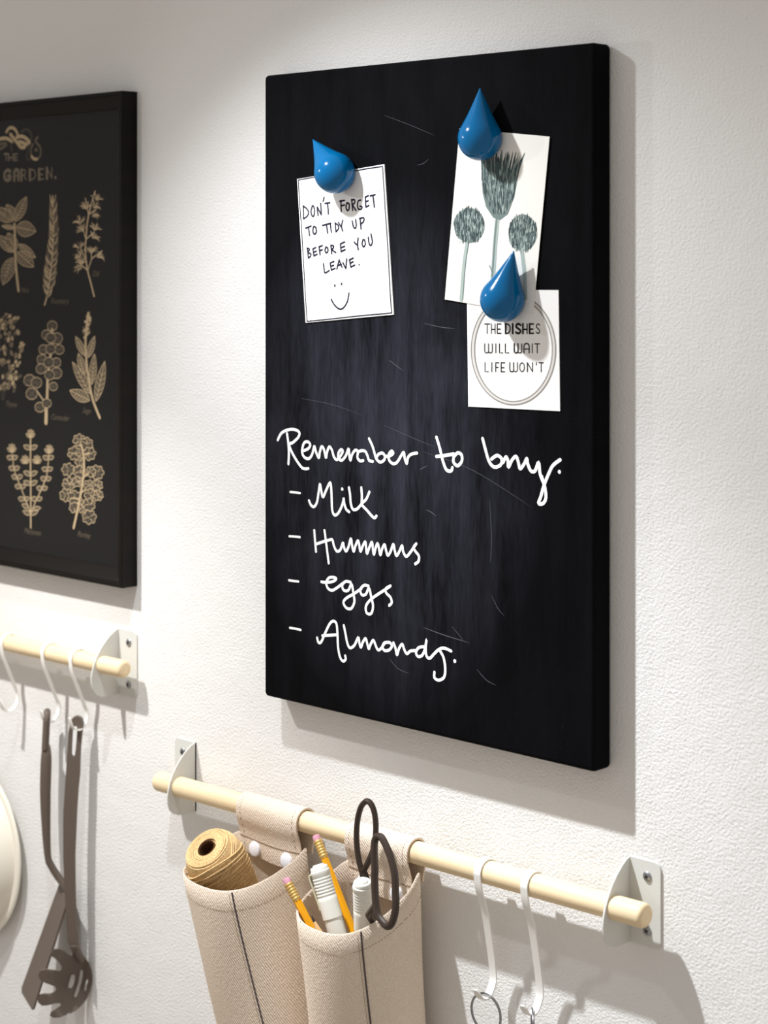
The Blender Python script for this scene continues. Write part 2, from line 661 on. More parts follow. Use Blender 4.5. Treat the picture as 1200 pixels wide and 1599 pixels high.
for s in [[(655, 107), (668, 150), (680, 200), (694, 234), (712, 238), (717, 226)],
          [(655, 182), (690, 178), (722, 172)],
          [(722, 182), (722, 205), (738, 218), (754, 200), (753, 176), (738, 168), (724, 182)],
          [(835, 112), (845, 150), (860, 200), (880, 223), (905, 215), (910, 192), (892, 178), (870, 192)],
          [(915, 205), (926, 184), (934, 198), (936, 224), (950, 196), (966, 182), (975, 205), (982, 230), (998, 210), (1008, 190), (1012, 212), (1024, 238), (1040, 238), (1054, 205),
           (1060, 250), (1076, 292)],
          [(1138, 195), (1110, 217), (1092, 252), (1075, 295), (1062, 340), (1054, 364), (1070, 366), (1082, 345), (1079, 305), (1066, 260)]]:
    LST(c2(s), W * 1.08)
LST([c2([(1135, 242)])[0]], 0.0032)
c3 = C(430, 820, 3.636)
for s in [[(222, 30), (226, 85), (232, 150)], [(280, 30), (288, 90), (297, 160), (304, 215)],
          [(232, 108), (270, 95), (308, 84), (325, 84), (334, 118), (350, 148), (370, 140), (385, 100), (390, 122), (402, 148), (416, 125), (430, 76),
           (437, 115), (446, 150), (456, 118), (470, 88), (478, 112), (485, 150), (498, 118), (512, 94), (517, 125), (522, 162), (536, 125), (550, 96),
           (555, 130), (561, 167), (571, 130), (582, 104), (590, 130), (598, 170), (608, 135), (622, 110), (630, 140), (640, 172), (656, 150), (672, 108), (680, 145), (690, 174), (706, 150), (722, 116), (728, 150), (745, 178), (768, 155), (802, 106)],
          [(802, 106), (786, 128), (798, 150), (816, 175), (814, 205), (796, 220)],
          [(262, 322), (290, 325), (328, 320), (347, 304), (330, 296), (305, 300), (290, 325), (298, 356), (320, 370), (345, 360), (385, 330)],
          [(428, 324), (400, 320), (381, 342), (390, 370), (415, 370), (434, 335), (444, 385), (450, 435), (432, 473), (405, 470), (388, 440), (404, 415), (450, 388), (490, 360)],
          [(530, 345), (505, 342), (484, 365), (492, 395), (515, 392), (533, 358), (546, 410), (556, 460), (545, 502), (520, 498), (516, 460), (540, 425), (580, 395), (622, 368), (655, 345)],
          [(655, 345), (628, 362), (632, 386), (655, 410), (662, 440), (648, 456)],
          [(238, 640), (246, 666), (262, 662), (285, 610), (310, 560), (330, 545), (348, 560), (354, 620), (357, 690), (368, 748), (385, 772), (400, 762), (398, 742)],
          [(268, 628), (310, 625), (352, 622)],
          [(390, 570), (400, 620), (410, 670), (425, 697), (450, 682), (472, 638), (479, 670), (487, 694), (498, 665), (514, 643), (523, 672), (532, 702), (543, 675), (558, 653), (570, 680), (584, 708), (602, 700), (625, 668), (650, 666)],
          [(650, 666), (622, 668), (610, 690), (622, 712), (648, 708), (664, 685), (652, 667)],
          [(672, 668), (684, 700), (692, 737), (704, 700), (722, 676), (733, 705), (748, 730), (768, 715), (795, 712)],
          [(845, 690), (815, 696), (800, 722), (812, 746), (836, 738), (852, 700), (860, 650), (855, 700), (860, 742), (878, 756), (902, 732), (930, 706), (960, 698), (1000, 715)],
          [(935, 712), (956, 750), (966, 810), (960, 862), (930, 880), (905, 866), (905, 835)]]:
    LST(c3(s), W * 0.97)
LST([c3([(1020, 772)])[0]], 0.0034)
for s in [[(80, 63), (110, 65), (140, 68)], [(78, 313), (105, 317), (132, 320)], [(83, 583), (115, 588), (145, 595)]]:
    LST(c3(s), 0.0022)
for key in sorted(LINES):
    LINES[key].mb.build('list_dash' if key[1] == 3 else 'handwritten_word', M_chalk, board, smooth=False)
# faint scratches left on the lacquer
M_scr = mat('grey_scratch', rgb(92, 92, 98), 0.8, 0.1)
for s, w in [([(663, 505), (690, 511), (712, 513)], .0006), ([(608, 562), (618, 570), (630, 579)], .0007), ([(662, 980), (695, 992), (734, 1004)], .0007), ([(706, 978), (716, 990), (724, 1000)], .0004),
             ([(608, 1028), (622, 1044), (640, 1052)], .0005), ([(666, 796), (674, 800), (682, 806)], .0007), ([(655, 734), (662, 730), (668, 727)], .0006), ([(600, 664), (650, 686), (680, 698)], .0004),
             ([(660, 705), (740, 735), (832, 793)], .00035), ([(470, 622), (520, 632), (570, 650)], .00035), ([(765, 780), (768, 840), (766, 880)], .0004), ([(768, 930), (778, 950), (788, 962)], .0004),
             ([(745, 1045), (760, 1062), (775, 1070)], .0005), ([(600, 180), (640, 195), (680, 212)], .0003), ([(652, 258), (662, 255), (670, 248)], .0004)]:
    sc = Ink(YB - 0.00012)
    sc.stroke(s, w, taper=True)
    sc.mb.build('scratch', M_scr, board, smooth=False)


# ------------------------------------------------------------------ cards pinned to the board
def card(name, label, corners, y, th, m):
    pts = [P(u, v, y) for u, v in corners]
    base = Vector((sum(p.x for p in pts) / 4, y, min(p.z for p in pts)))
    t = thing(name, label, 'card', base)
    MB().prism(pts, (0, th, 0)).build('paper', m, t, smooth=False)
    return t


# tidy-up note
yN = YB - 0.0012
note = card('handwritten_note', 'white handwritten reminder note with a smiley and thin border, upper left on the black board',
            [(464.2, 279.7), (600.3, 256.3), (615.3, 491.3), (477.5, 504)], yN, 0.0010, M_paper)
ink = Ink(yN - 0.0001)
n1, n2 = C(440, 250, 6), C(460, 380, 6)
w = 0.0016
for s in [[(203, 428), (206, 490), (205, 550)], [(200, 430), (235, 455), (252, 490), (240, 525), (205, 550)],
          [(288, 430), (275, 480), (285, 521), (302, 522), (309, 470), (298, 430), (285, 430)],
          [(342, 518), (337, 480), (334, 440)], [(334, 440), (352, 475), (372, 512)], [(372, 512), (370, 460), (366, 405)],
          [(398, 350), (390, 385)], [(408, 406), (430, 402), (453, 399)], [(430, 402), (436, 455), (438, 505)],
          [(556, 378), (557, 430), (559, 482)], [(545, 386), (590, 377)], [(556, 430), (590, 420)],
          [(614, 400), (604, 440), (615, 471), (632, 460), (633, 412), (612, 400)],
          [(658, 370), (662, 420), (666, 470)], [(655, 374), (682, 372), (685, 398), (664, 420)], [(664, 420), (680, 445), (697, 472)],
          [(742, 375), (720, 382), (711, 420), (720, 458), (745, 460), (755, 438), (735, 432)],
          [(784, 345), (787, 390), (790, 440)], [(784, 348), (812, 334)], [(787, 390), (812, 380)], [(790, 440), (818, 425)],
          [(830, 336), (876, 324)], [(856, 330), (863, 385), (869, 440)],
          [(226, 638), (276, 618)], [(251, 630), (257, 665), (262, 706)], [(300, 622), (293, 665), (308, 695), (326, 672), (320, 630), (300, 622)],
          [(385, 612), (460, 592)], [(420, 606), (426, 640), (431, 682)], [(456, 593), (461, 635), (466, 676)],
          [(502, 590), (506, 632), (509, 672)], [(500, 590), (530, 612), (532, 645), (509, 672)], [(533, 585), (544, 606), (557, 624)], [(573, 565), (561, 620), (573, 664)],
          [(662, 570), (673, 622), (690, 640), (700, 610), (694, 558)], [(736, 550), (741, 600), (745, 645)], [(730, 548), (768, 540), (770, 572), (740, 602)],
          [(551, 788), (555, 824), (558, 858)], [(551, 786), (592, 766)], [(554, 822), (590, 808)], [(558, 858), (596, 838)],
          [(682, 768), (695, 785), (712, 795)], [(718, 730), (712, 790), (719, 838)], [(764, 746), (754, 785), (768, 813), (784, 790), (777, 750), (762, 746)],
          [(812, 725), (820, 780), (836, 801), (850, 770), (846, 735), (838, 692)]]:
    ink.stroke(n1(s), w)
for s in [[(120, 45), (126, 90), (131, 138)], [(118, 45), (142, 55), (128, 86), (153, 97), (150, 120), (131, 138)],
          [(174, 52), (178, 85), (183, 118)], [(172, 54), (201, 38)], [(178, 85), (205, 73)], [(183, 118), (213, 102)],
          [(231, 32), (236, 70), (241, 106)], [(230, 34), (262, 20)], [(236, 70), (262, 59)],
          [(296, 35), (287, 65), (299, 89), (315, 70), (311, 42), (294, 35)],
          [(342, 18), (346, 56), (351, 96)], [(342, 18), (368, 24), (362, 46), (348, 58)], [(348, 58), (366, 72), (388, 86)],
          [(272, 192), (278, 235), (286, 276), (326, 255)],
          [(335, 185), (340, 215), (346, 250)], [(335, 185), (371, 170)], [(340, 216), (368, 205)], [(346, 250), (381, 234)],
          [(398, 240), (409, 195), (420, 155)], [(420, 155), (430, 185), (446, 222)], [(405, 208), (440, 196)],
          [(455, 180), (468, 208), (482, 236)], [(482, 236), (487, 190), (490, 145)],
          [(517, 155), (523, 188), (530, 222)], [(515, 156), (552, 138)], [(522, 186), (550, 173)], [(530, 221), (566, 204)],
          [(345, 525), (370, 570), (405, 606), (437, 617), (470, 592), (498, 540), (511, 465)]]:
    ink.stroke(n2(s), w)
ink.dot(n2([(607, 200)])[0], 0.0018)
for q in ((378, 393), (379, 400), (441, 377), (442, 383)):
    ink.dot(n2([q])[0], 0.0020)
B0, B1, B2, B3 = n1([(156, 187)])[0], n1([(946, 60)])[0], n2([(911, 652)])[0], n2([(119, 731)])[0]
for a, b in ((B0, B1), (B1, B2), (B2, B3), (B3, B0)):
    pts = [(a[0] + (b[0] - a[0]) * i / 6 + random.uniform(-.4, .4) * (0 < i < 6), a[1] + (b[1] - a[1]) * i / 6 + random.uniform(-.5, .5) * (0 < i < 6)) for i in range(7)]
    ink.stroke(pts, 0.0011)
ink.mb.build('ink_writing', M_navy, note, smooth=False)['label'] = 'navy handwriting, smiley and border'

# dishes card (lower right), partly under the thistle card
yD = YB - 0.0008
dish = card('motto_card', 'small white card with an oval ring and three printed lines, below the thistle postcard',
            [(729.4, 452.4), (872.5, 453), (874.9, 642), (731.6, 634.8)], yD, 0.0006, M_paper)
ink = Ink(yD - 0.0001)
d1 = C(690, 360, 4.138)
CAPS = {'T': [[(0, 1), (1, 1)], [(.5, 1), (.5, 0)]], 'H': [[(0, 1), (0, 0)], [(1, 1), (1, 0)], [(0, .42), (1, .42)]],
        'E': [[(0, 1), (0, 0)], [(0, 1), (1, 1)], [(0, .45), (.85, .45)], [(0, 0), (1, 0)]],
        'D': [[(0, 1), (0, 0)], [(0, 1), (.6, .96), (1, .7), (1, .3), (.6, .04), (0, 0)]], 'I': [[(.5, 1), (.5, 0)]],
        'S': [[(.95, .88), (.6, 1), (.15, .92), (.1, .68), (.5, .5), (.9, .32), (.88, .1), (.45, 0), (.02, .1)]],
        'W': [[(0, 1), (0, .25), (.12, .02), (.4, .02), (.5, .2), (.5, 1)], [(.5, .2), (.6, .02), (.88, .02), (1, .25), (1, 1)]],
        'L': [[(0, 1), (0, 0), (1, 0)]], 'A': [[(0, 0), (0, .75), (.25, 1), (.75, 1), (1, .75), (1, 0)], [(0, .42), (1, .42)]],
        'F': [[(0, 1), (0, 0)], [(0, 1), (1, 1)], [(0, .48), (.8, .48)]], 'O': [[(.5, 1), (.08, .8), (0, .5), (.08, .2), (.5, 0), (.92, .2), (1, .5), (.92, .8), (.5, 1)]],
        'N': [[(0, 0), (0, 1)], [(0, 1), (1, 0)], [(1, 0), (1, 1)]], "'": [[(.5, 1), (.4, .75)]],
        'G': [[(.95, .85), (.6, 1), (.15, .85), (0, .5), (.15, .12), (.6, 0), (.95, .15), (.95, .42), (.6, .42)]],
        'R': [[(0, 0), (0, 1)], [(0, 1), (.7, .98), (.9, .75), (.7, .52), (0, .5)], [(.45, .5), (1, 0)]]}


def caps(ink, conv, ch, x0, x1, yb, h, w, w_first=None, mi=0, rise=0.0):
    for i, s in enumerate(CAPS[ch]):
        sm = len(s) > 3
        ink.stroke(conv([(x0 + (x1 - x0) * a, yb - h * b - rise * a) for a, b in s]), (w_first if (w_first and i == 0) else w), mi, smooth=sm)


lt, bd = 0.0010, 0.0019
for ch, x0, x1, fw in [('T', 278, 312, None), ('H', 322, 346, None), ('E', 360, 384, None), ('D', 414, 442, bd), ('I', 450, 470, bd), ('S', 480, 512, bd), ('H', 526, 553, bd), ('E', 569, 594, bd), ('S', 612, 635, None)]:
    caps(ink, d1, ch, x0, x1, 664, 60, lt if not fw else 0.0013, fw)
for ch, x0, x1, fw in [('W', 279, 328, None), ('I', 342, 360, None), ('L', 374, 394, None), ('L', 412, 434, None), ('W', 470, 518, 0.0013), ('A', 533, 566, 0.0013), ('I', 576, 596, None), ('T', 602, 634, None)]:
    caps(ink, d1, ch, x0, x1, 790, 58, lt, fw)
for ch, x0, x1, fw in [('L', 281, 302, None), ('I', 316, 334, None), ('F', 350, 370, None), ('E', 385, 408, None), ('W', 441, 490, 0.0012), ('O', 505, 535, None), ('N', 555, 588, 0.0012), ("'", 606, 620, None), ('T', 630, 658, None)]:
    caps(ink, d1, ch, x0, x1, 912, 58, lt, fw)
for a, b, mi, w in ((263, 345, 2, 0.0036), (273, 355, 1, 0.0011), (252, 335, 1, 0.0011)):
    ink.stroke(d1([(465 + a * math.cos(2 * pi * i / 64), 770 + b * math.sin(2 * pi * i / 64)) for i in range(65)]), w, mi, smooth=False, lift=0.00003 if mi == 1 else 0, cap=False)
ink.mb.build('printed_motto', [M_black_ink, M_grey_ink, M_pale_ink], dish, smooth=False)['label'] = 'black deco lettering inside a grey oval ring'

# thistle card (upper right)
yC = YB - 0.0015
thc = card('thistle_postcard', 'off-white botanical postcard of three grey-green thistles, upper right on the black board',
           [(718, 200.5), (858.7, 213.3), (833, 491), (694.8, 467.5)], yC, 0.0003, M_cream)
ink = Ink(yC - 0.0001)
t1 = C(660, 60, 3.75)
ink.stroke(t1([(440, 1050), (428, 1180), (420, 1300), (412, 1420), (408, 1560)]), 0.0050, 2)
ink.stroke(t1([(436, 1050), (424, 1180), (416, 1300), (408, 1420)]), 0.0018, 1, lift=2e-5)
ink.stroke(t1([(412, 1380), (402, 1350), (393, 1330)]), 0.0010, 1)
ink.stroke(t1([(264, 1195), (250, 1280), (240, 1370), (232, 1480), (228, 1528)]), 0.0042, 2)
ink.stroke(t1([(272, 1195), (258, 1280), (248, 1370), (240, 1480), (236, 1528)]), 0.0010, 1, lift=2e-5)
ink.stroke(t1([(582, 1240), (590, 1300), (600, 1400), (604, 1520)]), 0.0040, 2)
ink.shape(t1([(345, 740), (352, 900), (372, 985), (415, 1050), (455, 1064), (500, 1030), (538, 930), (556, 830), (552, 800), (500, 775), (450, 770), (400, 772), (350, 780)]), 1, lift=2e-5)
for i in range(300):
    a = random.random()
    b = random.random()
    y0 = 770 + b * 260
    half = 1 - max(0, (y0 - 900) / 170) ** 1.6
    x = 450 + (358 + 184 * a - 450) * half
    ink.stroke(t1([(x, y0), (x + (x - 450) * 0.05, y0 - 22), (x + (x - 450) * 0.10 + random.uniform(-4, 4), y0 - random.uniform(40, 62))]), random.uniform(.0006, .0013), random.choice((0, 0, 0, 1, 1, 2)), taper=True, lift=4e-5)
for i in range(34):
    f = (i + random.random()) / 34
    x0, x1 = 352 + 205 * f, 340 + 268 * f ** 1.15
    y1 = 640 + 60 * f + random.uniform(-35, 30)
    ink.stroke(t1([(x0 - 6 * (1 - f), 835), (x0 + (x1 - x0) * .35, 755), (x1, y1)]), random.uniform(.0011, .0021), random.choice((0, 0, 1)), taper=True, lift=3e-5)
for cx, cy, rx, ry in ((275, 1097, 90, 104), (588, 1140, 84, 110)):
    ink.shape(t1([(cx + rx * math.cos(2 * pi * i / 28), cy + ry * math.sin(2 * pi * i / 28) * (0.96 if math.sin(2 * pi * i / 28) > 0 else 1)) for i in range(28)]), 1, lift=2e-5)
    for i in range(260):
        a, r = random.uniform(0, 2 * pi), math.sqrt(random.random()) * 0.96
        x, y = cx + rx * r * math.cos(a), cy + ry * r * math.sin(a)
        bx = (x - cx) * 0.18
        ink.stroke(t1([(x, y + 16), (x + bx * 0.3, y), (x + bx * 0.1, y - 20)]), random.uniform(.0005, .0012), random.choice((0, 0, 0, 0, 1, 2, 2)), taper=True, lift=4e-5)
    for i in range(16):
        a = pi + pi * (i + .5) / 16
        x, y = cx + rx * 0.92 * math.cos(a), cy + ry * 0.92 * math.sin(a)
        ink.stroke(t1([(x, y + 14), (x + math.cos(a) * 6, y - 14)]), .0012, 0, taper=True, lift=4e-5)
for i in range(9):
    x = 225 + i * 12
    ink.stroke(t1([(x, 1185), (x - 12, 1200)]), .0009, 0, taper=True, lift=4e-5)
ink.mb.build('thistle_drawing', [M_th_dark, M_th_mid, M_th_pale], thc, smooth=False)['label'] = 'grey-green drawing of three thistle heads on stems'


# ------------------------------------------------------------------ drop-shaped magnets
def drop_mb():
    L, r = 0.0625, 0.0192
    prof = []
    # round bottom then a straight cone to a small tip; local z up, z = 0 at ball centre
    a0 = math.asin(r / (L - r))          # tangent angle
    for i in range(15):
        a = -pi / 2 + (pi / 2 + a0) * i / 14
        prof.append((r * math.cos(a), r * math.sin(a)))
    prof[0] = (0, -r)
    rt, ht = prof[-1]
    H = L - r
    for i in range(1, 11):
        t = i / 11
        prof.append((rt * (1 - t) * (1 - 0.06 * math.sin(pi * t)), ht + (H - ht) * t))
    prof.append((0.0006, H - 0.0006))
    prof.append((0, H))
    m = MB().lathe(prof, n=48)
    for q in m.v:                        # flat magnetic back
        q.y = min(q.y, 0.0114)
    return m


dm = None
RD = 0.0192
for (tu, tv), (cu_, cv), y_card, lab in [
        ((489, 218), (523, 270), yN, 'blue drop-shaped magnet tilted left, holding the handwritten note'),
        ((750, 138), (750, 216), yC, 'blue drop-shaped magnet at the top of the thistle postcard'),
        ((803, 391), (785, 468), yC, 'blue drop-shaped magnet tilted right, over the oval ring card')]:
    yc = y_card - 0.0120
    tip, cen = P(tu, tv, yc), P(cu_, cv, yc)
    if dm is None:
        dm = drop_mb().build('drop_magnet', M_blue, base=(0, 0, 0), angle=80)
        ob = dm
    else:
        ob = dm.copy()
        COL.objects.link(ob)
    ob.location = cen
    az = (tip - cen).normalized()
    ay = Vector((0, 1, 0))
    ob.rotation_euler = Matrix((ay.cross(az), ay, az)).transposed().to_euler()
    tag(ob, lab, 'magnet', 'blue drop magnets on the memo board')

# ------------------------------------------------------------------ framed herb poster
FX1, FT = -0.2226, 0.021
FZ1, FZ0 = ZC + 0.1805, ZC - 0.3420
FX0 = FX1 - 0.412
poster = thing('framed_poster', 'black framed poster of beige herb drawings, hung at the left edge of the wall', 'picture', ((FX0 + FX1) / 2, 0, FZ0))
prof = [(0.0, 0.0), (0.0, FT - 0.0006), (0.0006, FT), (0.0038, FT), (0.0046, FT - 0.0012), (0.0058, FT - 0.0012), (0.0068, FT - 0.0022), (0.0175, 0.0125), (0.0185, 0.0110), (0.0185, 0.0005), (0.004, 0.0)]
rows = []
for d, h in prof:
    rows.append([Vector((FX0 + d, -h, FZ0 + d)), Vector((FX1 - d, -h, FZ0 + d)), Vector((FX1 - d, -h, FZ1 - d)), Vector((FX0 + d, -h, FZ1 - d))])
rows.append(rows[0])
MB().grid(rows, closed=True).build('frame', M_frame, poster, angle=20)
yP = -0.0085
MB().box((FX0 + .0175, yP, FZ0 + .0175), (FX1 - .0175, -0.003, FZ1 - .0175)).build('print', M_print, poster, smooth=False)
pr_print = poster.children[-1]
MB().box((FX0 + .0178, -0.0115, FZ0 + .0178), (FX1 - .0178, -0.0100, FZ1 - .0178)).build('glass', M_glass, poster, smooth=False)

ink = Ink(yP - 0.0001)
A_, B_, C_ = C(0, 290, 6.667), C(0, 470, 6.667), C(0, 650, 6.667)
LWH = 0.0009


def lf(conv, a, b, w, **k):
    p, q = conv([a])[0], conv([b])[0]
    ink.leaf(p, q, w / 6.667, 1, 0, lw=LWH, **k)


# mint, cut by the left edge of the picture
ink.stroke(A_([(150, 400), (158, 600), (160, 760), (175, 940), (192, 1090)]), 0.0040, 0)
for a, b, w in [((155, 690), (-30, 520), 110), ((160, 370), (275, 115), 105), ((150, 360), (70, 195), 120), ((130, 370), (-60, 230), 130), ((150, 440), (20, 420), 45), ((170, 430), (375, 475), 160),
                ((195, 610), (372, 750), 80), ((150, 690), (85, 490), 130), ((180, 690), (352, 845), 140), ((130, 750), (30, 1030), 135)]:
    lf(A_, a, b, w)
# rosemary
ink.stroke(A_([(550, 110), (560, 400), (540, 800), (498, 1110), (465, 1240)]), 0.0024, 0)
for i in range(46):
    t = i / 45
    y = 130 + t * 980
    x = 553 + 8 * math.sin(t * 3) - 58 * max(0, t - .45) ** 1.0 * 1.6
    hw = 46 + 52 * t * (1 if t < .85 else (1 - t) / .15 * .7 + .3)
    for sd in (-1, 1):
        k = random.uniform(.8, 1.1)
        ink.stroke(A_([(x, y + 50), (x + sd * hw * .55 * k, y + 10), (x + sd * hw * .75 * k, y - 45)]), 0.0017, random.choice((0, 1, 1)), taper=True, lift=2e-5)
# dill
ink.stroke(A_([(980, 1150), (940, 990), (912, 880), (890, 700), (895, 560), (920, 320), (990, 60)]), 0.0022, 0)
for p, q in (((895, 560), (860, 430)), ((905, 550), (985, 480)), ((912, 880), (830, 810)), ((915, 880), (955, 760)), ((955, 760), (1060, 680)), ((900, 800), (830, 620)), ((955, 760), (950, 640)), ((922, 300), (890, 130)), ((925, 300), (1000, 250))):
    ink.stroke(A_([p, q]), 0.0014, 0, smooth=False)
for cx, cy, ax in [(1010, 110, .25), (900, 200, -.2), (990, 190, .5), (985, 280, .9), (830, 350, -.3), (850, 430, -.6), (990, 420, .3), (980, 500, .7), (830, 610, -.2), (820, 700, -.9), (950, 660, 0), (1030, 700, .8), (830, 815, -1.1), (855, 770, -.2)]:
    for i in range(11):
        a = ax + (i - 5) * 0.19
        l = random.uniform(55, 95)
        x0, y0 = cx - 28 * math.sin(ax), cy + 45
        ink.stroke(A_([(x0, y0), (x0 + l * .6 * math.sin(a) + random.uniform(-8, 8), y0 - l * .6 * math.cos(a)), (x0 + l * math.sin(a * 1.2), y0 - l * math.cos(a * 1.2))]), 0.0012, random.choice((0, 0, 1)), taper=True, lift=2e-5)
# thyme
for x0, x1 in ((60, 30), (-20, 20), (130, 40)):
    ink.stroke(B_([(x0, 170), ((x0 + x1) / 2 + 10, 600), (x1, 1030)]), 0.0013, 2)
for i in range(120):
    t = random.random()
    y = 160 + t * 800
    x = 60 + random.uniform(-1, 1) * 170 * math.sin(pi * (0.16 + .74 * t)) ** .7
    if x < -90:
        continue
    a = random.uniform(-.6, .6) + (x - 60) * .004
    l = random.uniform(38, 62)
    p = (x, y)
    lfw = random.uniform(22, 34)
    ink.leaf(B_([p])[0], B_([(x + l * math.sin(a), y - l * math.cos(a))])[0], lfw / 6.667, random.choice((0, 0, 1, 1)), random.choice((0, 0, 2)), vein=False, lw=.0006)
# coriander
ink.stroke(B_([(545, 300), (535, 500), (500, 760), (495, 900), (488, 1080)]), 0.0042, 0)
ink.stroke(B_([(482, 1100), (482, 1180), (480, 1265)]), 0.0056, 0)
ink.stroke(B_([(470, 1060), (430, 1000), (380, 930)]), 0.0020, 0)


ROS = [0]


def rosette(conv, cx, cy, r, ragged=False):
    ROS[0] += 1
    lf0 = 6e-5 + 3.2e-5 * (ROS[0] % 24)
    nl, am = (7, .16) if ragged else (9, .06)
    pts = [(cx + r * (1 - am + am * abs(math.sin(nl * a / 2 + cx)) * 2) * math.cos(a), cy + r * (1 - am + am * abs(math.sin(nl * a / 2 + cx)) * 2) * math.sin(a)) for a in [2 * pi * i / 42 for i in range(42)]]
    ink.shape(conv(pts), 2, lift=lf0)
    ink.stroke(conv(pts + pts[:1]), .0010 if ragged else .0008, 0, smooth=False, lift=lf0 - ink.q % 14 * 1.2e-5 + 1e-5, cap=False)
    ink.q = 0
    for i in range(9 if ragged else 6):
        a = 2 * pi * (i + random.random()) / (9 if ragged else 6)
        ink.stroke(conv([(cx, cy), (cx + r * .45 * math.cos(a + .2), cy + r * .45 * math.sin(a + .2)), (cx + r * .85 * math.cos(a), cy + r * .85 * math.sin(a))]), .0008, random.choice((0, 1)) if ragged else 1, smooth=False, lift=lf0 - ink.q % 14 * 1.2e-5 + 1e-5, cap=False)


for x, y, r in [(545, 260, 50), (485, 350, 48), (592, 390, 58), (530, 385, 50), (455, 505, 48), (620, 505, 48), (530, 500, 50), (440, 610, 50), (590, 640, 46), (430, 705, 50), (510, 640, 52), (590, 750, 56), (520, 770, 50), (560, 890, 42), (312, 825, 58), (385, 850, 54), (335, 965, 58), (420, 1105, 50), (492, 1065, 46)]:
    rosette(B_, x, y, r)
# sage
ink.stroke(B_([(920, 130), (892, 400), (902, 640), (935, 880), (975, 1050), (1040, 1215)]), 0.0036, 0)
for a, b, w in [((885, 570), (788, 368), 68), ((918, 590), (987, 366), 66), ((885, 770), (815, 545), 76), ((955, 870), (985, 550), 74), ((945, 970), (755, 635), 92), ((1000, 1045), (1092, 628), 92), ((935, 1035), (728, 930), 118)]:
    lf(B_, a, b, w)
for i in range(40):
    t = random.random()
    x, y = 930 - 42 * t + random.uniform(-1, 1) * (14 + 34 * t), 120 + 265 * t
    ink.shape(B_([(x + 14 * math.cos(2 * pi * j / 8), y + 16 * math.sin(2 * pi * j / 8)) for j in range(8)]), random.choice((0, 1, 0)), lift=2e-5 + i * 1e-6)
# marjoram
for st in ([(320, 1160), (320, 800), (318, 500), (318, 190)], [(318, 1010), (270, 880), (210, 720), (150, 560), (122, 330)], [(322, 1000), (375, 880), (440, 740), (490, 600), (512, 330)]):
    ink.stroke(C_(st), 0.0022 if st[0][1] > 1100 else .0015, 0)
for x, y, s in [(318, 330, 1), (318, 600, 1), (318, 700, 1), (318, 1010, 1.1)]:
    for sd in (-1, 1):
        lf(C_, (x, y + 10), (x + sd * 72 * s, y - 25), 46, vein=False)
for stx in ([(250, 870), (215, 740), (180, 640), (150, 550), (130, 440)], [(385, 870), (440, 760), (480, 660), (495, 560), (505, 440)]):
    for x, y in stx:
        lf(C_, (x, y), (x - 58, y - 20), 50, vein=False)
        lf(C_, (x, y), (x + 55, y - 22), 46, vein=False)
for x, y in ((318, 180), (122, 330), (512, 340), (262, 450), (385, 450)):
    for a in (-1.1, -.45, .1, .6, 1.1):
        lf(C_, (x, y + 40), (x + 52 * math.sin(a), y + 40 - 85 * math.cos(a)), 30, vein=False)
lf(C_, (300, 950), (230, 915), 46, vein=False)
lf(C_, (350, 960), (425, 955), 40, vein=False)
# parsley
for x, y, r in [(830, 250, 58), (905, 290, 62), (780, 385, 62), (935, 390, 62), (830, 470, 45), (710, 555, 60), (830, 580, 60), (1010, 585, 66), (945, 580, 50), (720, 705, 62), (805, 680, 48), (690, 820, 60), (780, 850, 68), (930, 720, 50), (1015, 720, 52), (940, 815, 54), (1025, 825, 48), (862, 940, 58), (930, 920, 60), (780, 950, 50), (935, 1050, 66)]:
    rosette(C_, x, y, r, True)
ink.stroke(C_([(775, 1160), (815, 980), (850, 800), (880, 600), (880, 430), (855, 300)]), 0.0034, 0, lift=9.5e-4)
for p, q in (((870, 640), (930, 600)), ((850, 800), (900, 760)), ((840, 860), (770, 850)), ((880, 400), (940, 380))):
    ink.stroke(C_([p, q]), .0018, 0, smooth=False, lift=9.5e-4)
# scroll ornament above the title
E_ = C(0, 180, 10.909)
for s, w, mi in [([(-130, 470), (-60, 420), (0, 405), (80, 390), (150, 410), (205, 455)], .0040, 0), ([(-100, 575), (0, 572), (60, 545), (110, 490), (60, 478), (0, 500)], .0036, 1),
                 ([(110, 285), (150, 225), (210, 212), (265, 250), (300, 320)], .0036, 0), ([(178, 325), (240, 400), (300, 475), (360, 545), (425, 540)], .0042, 0),
                 ([(285, 375), (360, 358), (440, 390), (505, 465), (450, 492), (380, 462), (330, 450)], .0042, 0), ([(365, 285), (440, 240), (510, 280), (540, 370), (530, 425)], .0030, 2),
                 ([(645, 375), (600, 430), (645, 490), (690, 560), (690, 680), (640, 745), (580, 735), (532, 670), (532, 560), (565, 495)], .0030, 1), ([(600, 590), (630, 600), (620, 575)], .0030, 1),
                 ([(490, 500), (480, 600), (455, 690), (470, 750), (510, 745)], .0024, 2), ([(195, 480), (190, 560), (205, 600)], .0030, 2), ([(540, 700), (575, 740), (630, 748)], .0034, 0)]:
    ink.stroke(E_(s), w, mi)
for ch, x0, x1, in [('T', 75, 135), ('H', 150, 215), ('E', 245, 300)]:
    caps(ink, E_, ch, x0, x1, 768, 108, 0.0014, 0.0024, 3)
for ch, x0, x1, yb in [('G', 75, 180, 1112), ('A', 245, 315, 1110), ('R', 365, 445, 1106), ('D', 510, 600, 1100), ('E', 665, 740, 1092), ('N', 800, 885, 1075)]:
    caps(ink, E_, ch, x0, x1, yb, 172, 0.0016, 0.0040, 3, rise=8)
ink.dot(E_([(945, 1062)])[0], 0.0038, 3)
